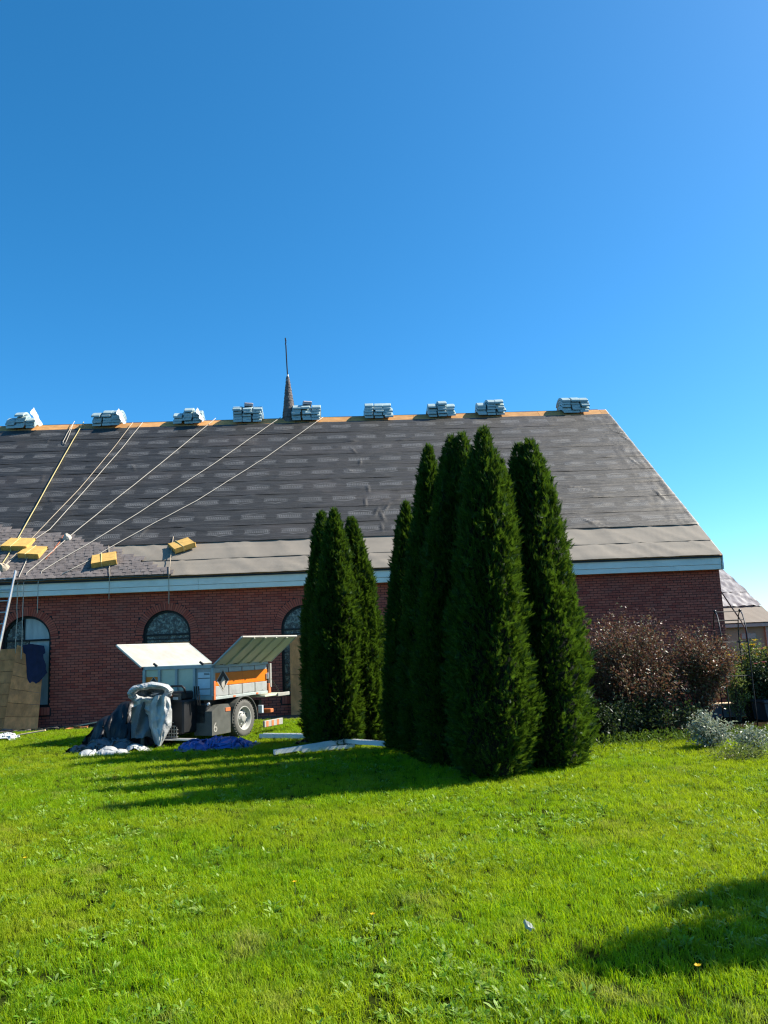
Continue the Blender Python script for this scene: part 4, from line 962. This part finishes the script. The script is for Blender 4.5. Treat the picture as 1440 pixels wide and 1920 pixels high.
# ------------------------------------------------------------------ shrubs and border plants
def leaves(N, rng, pos_fn, size, aspect=.5, droop=.2):
    V = []; F = []
    for i in range(N):
        p, o_ = pos_fn(rng)
        d = np.array(o_)+rng.normal(0, .55, 3); d /= np.linalg.norm(d)
        n_ = rng.normal(0, 1, 3); n_ -= d*(n_ @ d); n_ /= np.linalg.norm(n_)
        l = size*rng.uniform(.6, 1.35); w = l*aspect*.5; m_ = np.cross(n_, d)
        p = np.array(p); q = len(V)
        V += [p, p+d*l*.5+n_*w+m_*l*.08, p+d*l-np.array([0, 0, droop*l]), p+d*l*.5-n_*w+m_*l*.08]
        F += [(q, q+1, q+2), (q, q+2, q+3)]
    return V, F
def shrub(name, base, spread, h, nstem, N, size, mat, lab, cat, seed, grp=None, lean=.5, aspect=.5, flowers=None, twig=.010, lowbare=.15, off=(0, 0)):
    rng = np.random.default_rng(seed); e = empty(name, base); tag(e, lab, cat, grp)
    st = MB(); paths = []
    for k in range(nstem):
        a = rng.random()*2*math.pi; rr = spread*math.sqrt(rng.random()); tip = np.array([rr*math.cos(a)+off[0], rr*math.sin(a)*.75+off[1], h*(1-.45*(rr/spread)**2)*rng.uniform(.72, 1.05)])
        b0 = np.array([tip[0]*.18, tip[1]*.18, 0]); P = []
        for i in range(6):
            t = i/5; P.append(b0*(1-t)+tip*t+np.array([0, 0, h*.16*math.sin(math.pi*t)])*lean+rng.normal(0, .02, 3)*t)
        st.tube([Vector(p) for p in P], [twig*(1.3-.9*i/5) for i in range(6)], 4); paths.append(P)
    def pos(r_):
        P = paths[r_.integers(len(paths))]; t = lowbare+(1-lowbare)*r_.random()**.75; i = min(4, int(t*5)); f_ = t*5-i
        p = P[i]*(1-f_)+P[i+1]*f_+r_.normal(0, .055, 3)*(1+spread*.6); p[2] = max(p[2], .01)
        d = P[i+1]-P[i]; return p, d/np.linalg.norm(d)*.6+np.array([p[0], p[1], .1])*.3
    V, F = leaves(N, rng, pos, size, aspect)
    me = bpy.data.meshes.new('foliage'); me.from_pydata([tuple(v) for v in V], [], F); me.materials.append(mat); me.update()
    link('foliage', me, e); st.build('stems', M['bark'], e)
    if flowers:
        fm_, nf, fs = flowers; fp = []
        for k in range(nf):
            P = paths[rng.integers(len(paths))]; fp.append(P[5]+rng.normal(0, .05, 3))
        Vf, Ff = [], []
        for p in fp:
            for k in range(7):
                a = k*2*math.pi/7; d = np.array([math.cos(a), math.sin(a), .35]); q = len(Vf); n_ = np.array([-math.sin(a), math.cos(a), 0])
                Vf += [p, p+d*fs*.6+n_*fs*.28, p+d*fs, p+d*fs*.6-n_*fs*.28]; Ff += [(q, q+1, q+2), (q, q+2, q+3)]
        me = bpy.data.meshes.new('flowers'); me.from_pydata([tuple(v) for v in Vf], [], Ff); me.materials.append(fm_); me.update(); link('flowers', me, e)
    return e
shrub('shrub', (4.95, 14.1, 0), 1.25, 2.05, 70, 23000, .052, M['barberry'], 'large purple brown leaved shrub in front of the church corner', 'shrub', 5, lean=.7, lowbare=.08)
shrub('shrub', (4.0, 13.9, 0), .52, 1.80, 26, 5200, .05, M['barberry'], 'left arching stems of bronze foliage next to the right cedar', 'shrub', 15, lean=.9, lowbare=.25)
shrub('shrub', (6.15, 14.1, 0), .80, 1.95, 46, 12000, .055, M['barberry'], 'smaller reddish shrub at the right of the purple brown one', 'shrub', 25, lean=.8, lowbare=.2)
shrub('shrub', (4.3, 13.4, 0), .85, .62, 40, 4200, .06, M['darkleaf'], 'low dark green shrub under the left of the purple brown shrub', 'shrub', 35)
shrub('shrub', (5.3, 13.7, 0), .8, .70, 34, 3000, .06, M['darkleaf'], 'low dark green shrub under the middle of the purple brown shrub', 'shrub', 36)
q = at_ground(1330, 1402); shrub('silver_plant', (q.x, q.y, 0), .29, .46, 28, 2000, .055, M['silverleaf'], 'bushy silver leaved plant at the lawn edge', 'plant', 45, twig=.005, aspect=.45)
q = at_ground(1405, 1408); shrub('silver_plant', (q.x+.10, q.y, 0), .28, .28, 26, 1300, .05, M['silverleaf'], 'lower spreading silver leaved plant at the right edge', 'plant', 46, twig=.005, aspect=.4)
q = at_ground(1395, 1425); shrub('silver_plant', (q.x, q.y, 0), .40, .16, 30, 1500, .04, M['limeleaf'], 'pale yellow green creeping plant before the silver plants', 'plant', 47, twig=.004, aspect=.3)
def bush_px(px, py_top, Y, spread, n, N, size, mat, lab, seed, **k):
    p = at_depth(px, py_top, Y); return shrub('border_plant', (p.x, Y, 0), spread, p.z, n, N, size, mat, lab, 'plant', seed, **k)
bush_px(1395, 1200, 15.6, .60, 44, 8000, .065, M['limeleaf'], 'leafy green plant with yellow flowers behind the metal arch', 61, lowbare=.15, flowers=(M['yellowfl'], 90, .07))
bush_px(1440, 1205, 15.2, .50, 36, 6000, .065, M['darkleaf'], 'dark green plant with dull red flowers at the right edge', 62, lowbare=.3, flowers=(M['redfl'], 26, .06))
bush_px(1372, 1235, 15.0, .22, 16, 1300, .05, M['limeleaf'], 'thin leafy climber at the left foot of the metal arch', 63, lowbare=.1)
bush_px(1112, 1165, 14.4, .20, 8, 420, .055, M['silverleaf'], 'tall pale leaved sprig beside the right cedar', 64, lowbare=.45)
# ground cover along the bed edge
rng = np.random.default_rng(77)
def gcpos(r_):
    x = r_.uniform(2.9, 7.6); y = 12.85+.30*nz(x*1.7, 3)+r_.normal(0, .26); return (x, y, r_.uniform(.0, .14)), (0, -.1, 1)
V, F = leaves(3000, rng, gcpos, .075, .3); me = bpy.data.meshes.new('edge_weeds'); me.from_pydata([tuple(v) for v in V], [], F); me.materials.append(M['edgeleaf']); tag(link('edge_weeds', me), 'weedy green leaves along the edge of the planting bed', 'weeds', kind='stuff')

# ------------------------------------------------------------------ garden arch, wall, bench at the right
ar = empty('garden_arch', (0, 0, 0)); p0 = at_depth(1364, 1300, 14.2); ar.location = (p0.x, 14.2, 0); tag(ar, 'thin black metal garden arch at the right edge', 'garden arch')
def hoop(dx):
    P = []; apz = at_depth(1385, 1146, 14.75).z; r = .56
    for i in range(5): P.append((dx, 0, (apz-r)*i/5))
    for i in range(13): a = math.pi*i/12; P.append((dx+.20*(1-math.cos(a)), r*(1-math.cos(a)), apz-r+r*math.sin(a)))
    for i in range(4, -1, -1): P.append((dx+.40, 2*r, (apz-r)*i/5))
    return P, apz
for dx in (0, .48):
    P, apz = hoop(dx); MB().tube(P, .011, 6).build('hoop', M['black'], ar, True)
for i in (3, 5, 8, 11, 14, 17, 19):
    P, _ = hoop(0); p = Vector(P[i]); MB().tube([p, p+Vector((.48, 0, 0))], .008, 5).build('crossbar', M['black'], ar)
for k in (0, .48): MB().lathe([(.001, -.03), (.026, -.015), (.03, 0), (.026, .015), (.001, .03)], 8, Matrix.Translation((k+.20, .56, apz+.015))).build('finial', M['black'], ar, True)
gw = empty('garden_wall', (7.8, 17.0, 0)); tag(gw, 'low brick garden wall with pale stone cap behind the arch', 'wall')
zc = at_depth(1400, 1286, 17.0).z
core_ = MB().box(-1.6, 2.4, .012, .25, 0, zc-.06).build('wall_core', M['mortar'], gw)
i = 0
while (i+1)*CH < zc-.05:
    x = -1.6-(i % 2)*.1
    while x < 2.4:
        link('brick', bm_, gw, (x, 0, i*CH+.004)); x += BL+JT
    i += 1
x = -1.65
while x < 2.4: MB().bbox(x, x+.60, -.04, .29, zc-.058, zc, .008).build('cap_stone', M['concrete'], gw); x += .605
bn = empty('bench', (6.9, 15.9, 0)); zb_ = at_depth(1395, 1318, 15.9).z; bn.location = (at_depth(1385, 1318, 15.9).x, 15.9, 0); tag(bn, 'wooden bench with pale sunlit plank top by the low wall', 'bench')
for k in range(3): MB().bbox(-.75, .52, -.02+.13*k, .10+.13*k, zb_-.03, zb_, .006).build('plank', M['plank'], bn)
for xx in (-.6, .4):
    for yy in (.0, .3): MB().bbox(xx-.03, xx+.03, yy, yy+.06, 0, zb_-.03, .004).build('leg', M['bluegrey'], bn)
MB().bbox(-.72, .49, -.04, -.022, zb_-.36, zb_-.035, .006).build('front_board', M['bluegrey'], bn)
bi = empty('bin', (0, 0, 0)); q = at_depth(1437, 1311, 15.1); bi.location = (q.x+.10, 15.1, 0); tag(bi, 'dark slate bin cut by the right edge of the picture', 'bin')
MB().prism([(-.24, 0), (.24, 0), (.28, q.z-.06), (-.28, q.z-.06)], Matrix.Translation((0, -.25, 0)), .5).build('body', M['bin'], bi); MB().bbox(-.30, .30, -.28, .28, q.z-.058, q.z, .015).build('lid', M['bin'], bi)
# ------------------------------------------------------------------ low wing behind the church
wg = empty('parish_wing', (18, 33, 0)); tag(wg, 'low tan building with crinkled grey roofing beyond the church corner', 'building'); wi_ = Matrix.Translation(-wg.location)
ze = at_depth(1400, 1168, 32).z; YE = 32.0; rl = 5.29; ang = math.radians(30.6); xr = at_depth(1440, 1150, 32.64).x
def wkid(o, p=wg): o.parent = p; o.matrix_parent_inverse = wi_ if p is wg else Matrix.Identity(4); return o
def wroof(x, s, n=0.): return Vector((x, YE+math.cos(ang)*s-math.sin(ang)*n, ze+math.sin(ang)*s+math.cos(ang)*n))
wx0 = 12.0
wwall = wkid(MB().box(wx0, xr-.2, YE+.3, YE+8, -.2, ze-.02).build('wall', M['wallpaint']))
b = MB(); b.add([wroof(wx0, 0, -.02), wroof(xr, 0, -.02), wroof(xr, rl, -.02), wroof(wx0, rl, -.02), wroof(wx0, 0, -.14), wroof(xr, 0, -.14), wroof(xr, rl, -.14), wroof(wx0, rl, -.14)], [(0, 1, 2, 3), (7, 6, 5, 4), (0, 4, 5, 1), (1, 5, 6, 2), (2, 6, 7, 3), (3, 7, 4, 0)])
yr = YE+math.cos(ang)*rl; zr_ = ze+math.sin(ang)*rl
b.add([(wx0, yr, zr_-.02), (xr, yr, zr_-.02), (xr, yr+4.2, ze-.02), (wx0, yr+4.2, ze-.02)], [(0, 1, 2, 3)])
wroofo = wkid(b.build('roof', M['felt']))
M['roofwrap'] = plain('grey_roof_wrap', (.27, .245, .225), .45, .15, 3, 5, .6, .03, .5)
for s0, s1, am, nm, mt in ((-.03, 1.35, .012, 'felt_strip', M['felt']), (1.3, 2.6, .07, 'roof_wrap', M['roofwrap']), (2.55, 3.9, .07, 'roof_wrap', M['roofwrap']), (3.85, rl, .07, 'roof_wrap', M['roofwrap'])):
    b = MB(); b.grid(lambda u, v: wroof(wx0+(xr+.02-wx0)*u, s0+(s1-s0)*v, .012+am*(.5+.5*ridged(wx0+u*14+(s0+(s1-s0)*v)*1.1, (s0+(s1-s0)*v)*.7-u*3, 3.3))+am*.5*nz(u*40, v*6, s0)*(am > .02)+.02*(1-v)), 90, 14); wkid(b.build(nm, mt, smooth=True), wroofo)
wkid(MB().bbox(wx0, xr, YE-.02, YE+.03, ze-.16, ze-.03, .005).build('eave_board', M['white']))
q = at_depth(1405, 1192, YE+.3); wkid(MB().bbox(q.x-.35, q.x+.25, YE+.25, YE+.31, q.z-.12, q.z+.10, .01).build('window', M['white']))
q = at_depth(1438, 1200, YE+.3); wkid(MB().bbox(q.x-.06, q.x+.06, YE+.2, YE+.29, -.1, ze-.17, .01).build('corner_board', M['white']))
P = [at_depth(1356, 1115, 26), at_depth(1372, 1139, 26), at_depth(1391, 1166, 26), at_depth(1398, 1180, 25.6)]
P.append(Vector((P[-1].x, P[-1].y, 0))); tag(MB().tube([at_depth(1340, 1090, 26)]+P, .022, 6).build('cable', M['black'], smooth=True), 'black cable sloping down beside the church corner', 'cable')

# ------------------------------------------------------------------ lawn
def lib(name, me):
    o = bpy.data.objects.new(name, me); return o
def tuft(seed, n, h, sp, wd, curl):
    rng = np.random.default_rng(seed); V = []; F = []
    for k in range(n):
        a = rng.random()*2*math.pi; r = sp*math.sqrt(rng.random()); p = np.array([r*math.cos(a), r*math.sin(a), 0])
        hh = h*rng.uniform(.55, 1.15); th = rng.random()*2*math.pi; d = np.array([math.cos(th), math.sin(th), 0]); sd_ = np.array([-d[1], d[0], 0]); w = wd*rng.uniform(.7, 1.2); c = curl*rng.uniform(.3, 1.4)
        q = len(V); V += [p-sd_*w*.5, p+sd_*w*.5, p+d*hh*c*.35+sd_*w*.42+np.array([0, 0, hh*.6]), p+d*hh*c*.35-sd_*w*.42+np.array([0, 0, hh*.6]), p+d*hh*c+np.array([0, 0, hh*(1-.25*c)])]
        F += [(q, q+1, q+2, q+3), (q+3, q+2, q+4)]
    me = bpy.data.meshes.new('blades'); me.from_pydata([tuple(v) for v in V], [], F); me.materials.append(M['grass']); return me
def rosette(seed, n, l, asp, up, mat):
    rng = np.random.default_rng(seed); V = []; F = []
    for k in range(n):
        th = 2*math.pi*(k+rng.uniform(-.3, .3))/n; d = np.array([math.cos(th), math.sin(th), 0]); sd_ = np.array([-d[1], d[0], 0]); ll = l*rng.uniform(.6, 1.15); w = ll*asp*.5; u0 = up*rng.uniform(.6, 1.3); tw = rng.uniform(-.35, .35)
        prev = None; sd2 = sd_*math.cos(tw)+np.array([0, 0, math.sin(tw)])
        for i, (t, ww) in enumerate(((0, .15), (.25, .55), (.5, .95), (.72, 1.0), (.9, .6), (1.0, .05))):
            wj = ww*(1+.3*rng.uniform(-1, 1)*(0 < i < 5)); c = d*ll*t*math.cos(u0*.6)+np.array([0, 0, .012+ll*(math.sin(u0)*t-.35*t*t)])
            q = len(V); V += [c-sd2*w*wj, c+sd2*w*wj]
            if prev is not None: F.append((prev, prev+1, q+1, q))
            prev = q
    me = bpy.data.meshes.new('rosette'); me.from_pydata([tuple(v) for v in V], [], F); me.materials.append(mat); return me
gcol = bpy.data.collections.new('lawn_tufts'); wcol = bpy.data.collections.new('lawn_rosettes')
for i in range(6): gcol.objects.link(lib('tuft', tuft(i+1, 16, (.075, .085, .07, .095, .065, .08)[i], .055, .0048, (.55, .8, .45, .7, .9, .6)[i])))
for i in range(5): wcol.objects.link(lib('rosette', rosette(i+40, (7, 9, 6, 8, 5)[i], (.065, .055, .075, .045, .085)[i], (.34, .42, .26, .5, .24)[i], (.75, .55, .95, .5, 1.1)[i], M['weed'])))
def scatter(name, coll, cell, dens, smin, smax, tilt, lab, seed):
    V, F, A = [], [], []
    y = 2.6
    while y < 20.6:
        hw = .50*y+1.6; x = math.floor((-hw+.055*y)/cell)*cell
        while x < hw+.075*y:
            xc_, yc_ = x+cell/2, y+cell/2
            ok = not (xc_ > 3.0 and yc_ > 12.75+.2*nz(xc_*1.7, 3)) and ((xc_-1.95)/.75)**2+((yc_-11.55+.3*(xc_-2))/.60)**2 > 1 and (xc_-.05)**2+(yc_-15.0)**2 > .22 and yc_ < 20.25+.3*nz(xc_*.9, 3)
            de = dens(xc_, yc_) if ok else 0
            if de > 0:
                q = len(V); V += [(x, y, 0), (x+cell, y, 0), (x+cell, y+cell, 0), (x, y+cell, 0)]; F.append((q, q+1, q+2, q+3)); A.append(de)
            x += cell
        y += cell
    me = bpy.data.meshes.new(name); me.from_pydata(V, [], F); at = me.attributes.new('dens', 'FLOAT', 'FACE'); at.data.foreach_set('value', A)
    o = link(name, me); tag(o, lab, 'grass', kind='stuff')
    ng = bpy.data.node_groups.new(name, 'GeometryNodeTree')
    ng.interface.new_socket('Geometry', in_out='INPUT', socket_type='NodeSocketGeometry'); ng.interface.new_socket('Geometry', in_out='OUTPUT', socket_type='NodeSocketGeometry')
    n = ng.nodes; l = ng.links; gi = n.new('NodeGroupInput'); go = n.new('NodeGroupOutput')
    dp = n.new('GeometryNodeDistributePointsOnFaces'); na = n.new('GeometryNodeInputNamedAttribute'); na.data_type = 'FLOAT'; na.inputs['Name'].default_value = 'dens'
    l.new(gi.outputs[0], dp.inputs['Mesh']); l.new(na.outputs['Attribute'], dp.inputs['Density']); dp.inputs['Seed'].default_value = seed
    ci = n.new('GeometryNodeCollectionInfo'); ci.inputs['Collection'].default_value = coll; ci.inputs['Separate Children'].default_value = True; ci.inputs['Reset Children'].default_value = True
    ip = n.new('GeometryNodeInstanceOnPoints'); l.new(dp.outputs['Points'], ip.inputs['Points']); l.new(ci.outputs[0], ip.inputs['Instance']); ip.inputs['Pick Instance'].default_value = True
    rv = n.new('FunctionNodeRandomValue'); rv.data_type = 'FLOAT_VECTOR'; rv.inputs[0].default_value = (-tilt, -tilt, 0); rv.inputs[1].default_value = (tilt, tilt, 6.283)
    er = n.new('FunctionNodeEulerToRotation'); l.new(rv.outputs[0], er.inputs[0]); l.new(er.outputs[0], ip.inputs['Rotation'])
    rs = n.new('FunctionNodeRandomValue'); rs.data_type = 'FLOAT'; rs.inputs[2].default_value = smin; rs.inputs[3].default_value = smax; rs.inputs['Seed'].default_value = 5
    l.new(rs.outputs[1], ip.inputs['Scale']); l.new(ip.outputs[0], go.inputs[0])
    md = o.modifiers.new('scatter', 'NODES'); md.node_group = ng
    return o
def gd(x, y):
    b = 680 if y < 7 else (460 if y < 11 else (320 if y < 15 else 230))
    return b*max(.25, 1+.45*nz(x*.8, y*.8, 2)+.75*nz(x*2.9, y*2.9, 5))
scatter('grass', gcol, .25, gd, .42, .88, .28, 'bright green lawn grass in front of the church', 1)
def wd(x, y):
    c = nz(x*1.1+3, y*1.1, 7)+.5*nz(x*2.7, y*2.7, 1); k = max(0, c+.18)
    return (k*360 if y < 9 else k*230 if y < 14 else k*90)
scatter('broadleaf_weeds', wcol, .25, wd, .40, 1.0, .35, 'patches of broad weed leaves in the lawn', 9)
# dandelions and a pale leaf
for px, py, lab in ((46, 1627, 'yellow dandelion at the left edge of the lawn'), (1313, 1849, 'yellow dandelion below the shadow at right'), (700, 1743, 'small yellow dandelion in the middle of the lawn'), (553, 1677, 'tiny yellow dandelion left of the lawn centre')):
    q = at_ground(px, py+8, .0); e = empty('dandelion', (q.x, q.y, 0)); tag(e, lab, 'flower', 'dandelions in the lawn')
    MB().tube([(0, 0, 0), (.004, 0, .06), (0, .003, .105)], .003, 5).build('stem', M['limeleaf'], e)
    b = MB()
    for k in range(22):
        a = k*2.4; r = .017*math.sqrt((k+1)/22); d = Vector((math.cos(a), math.sin(a), .5)); s_ = Vector((-math.sin(a), math.cos(a), 0))*.004; p = Vector((0, .003, .106))
        b.add([p-s_, p+d*r*.9-s_, p+d*r*1.2, p+d*r*.9+s_, p+s_], [(0, 1, 2, 3, 4)])
    b.build('flower_head', M['yellowfl'], e)
q = at_ground(986, 1760); b = MB()
b.grid(lambda u, v: (.055*(u-.5)*(1-1.1*abs(v-.45)), .085*(v-.5), .075+.03*nz(u*2, v*2, 5)+.02*math.sin(u*3)), 5, 6); tag(b.build('fallen_leaf', M['silverleaf'], loc=(q.x, q.y, 0), rot=(.35, .1, .4)), 'single pale dead leaf lying on the foreground grass', 'leaf')
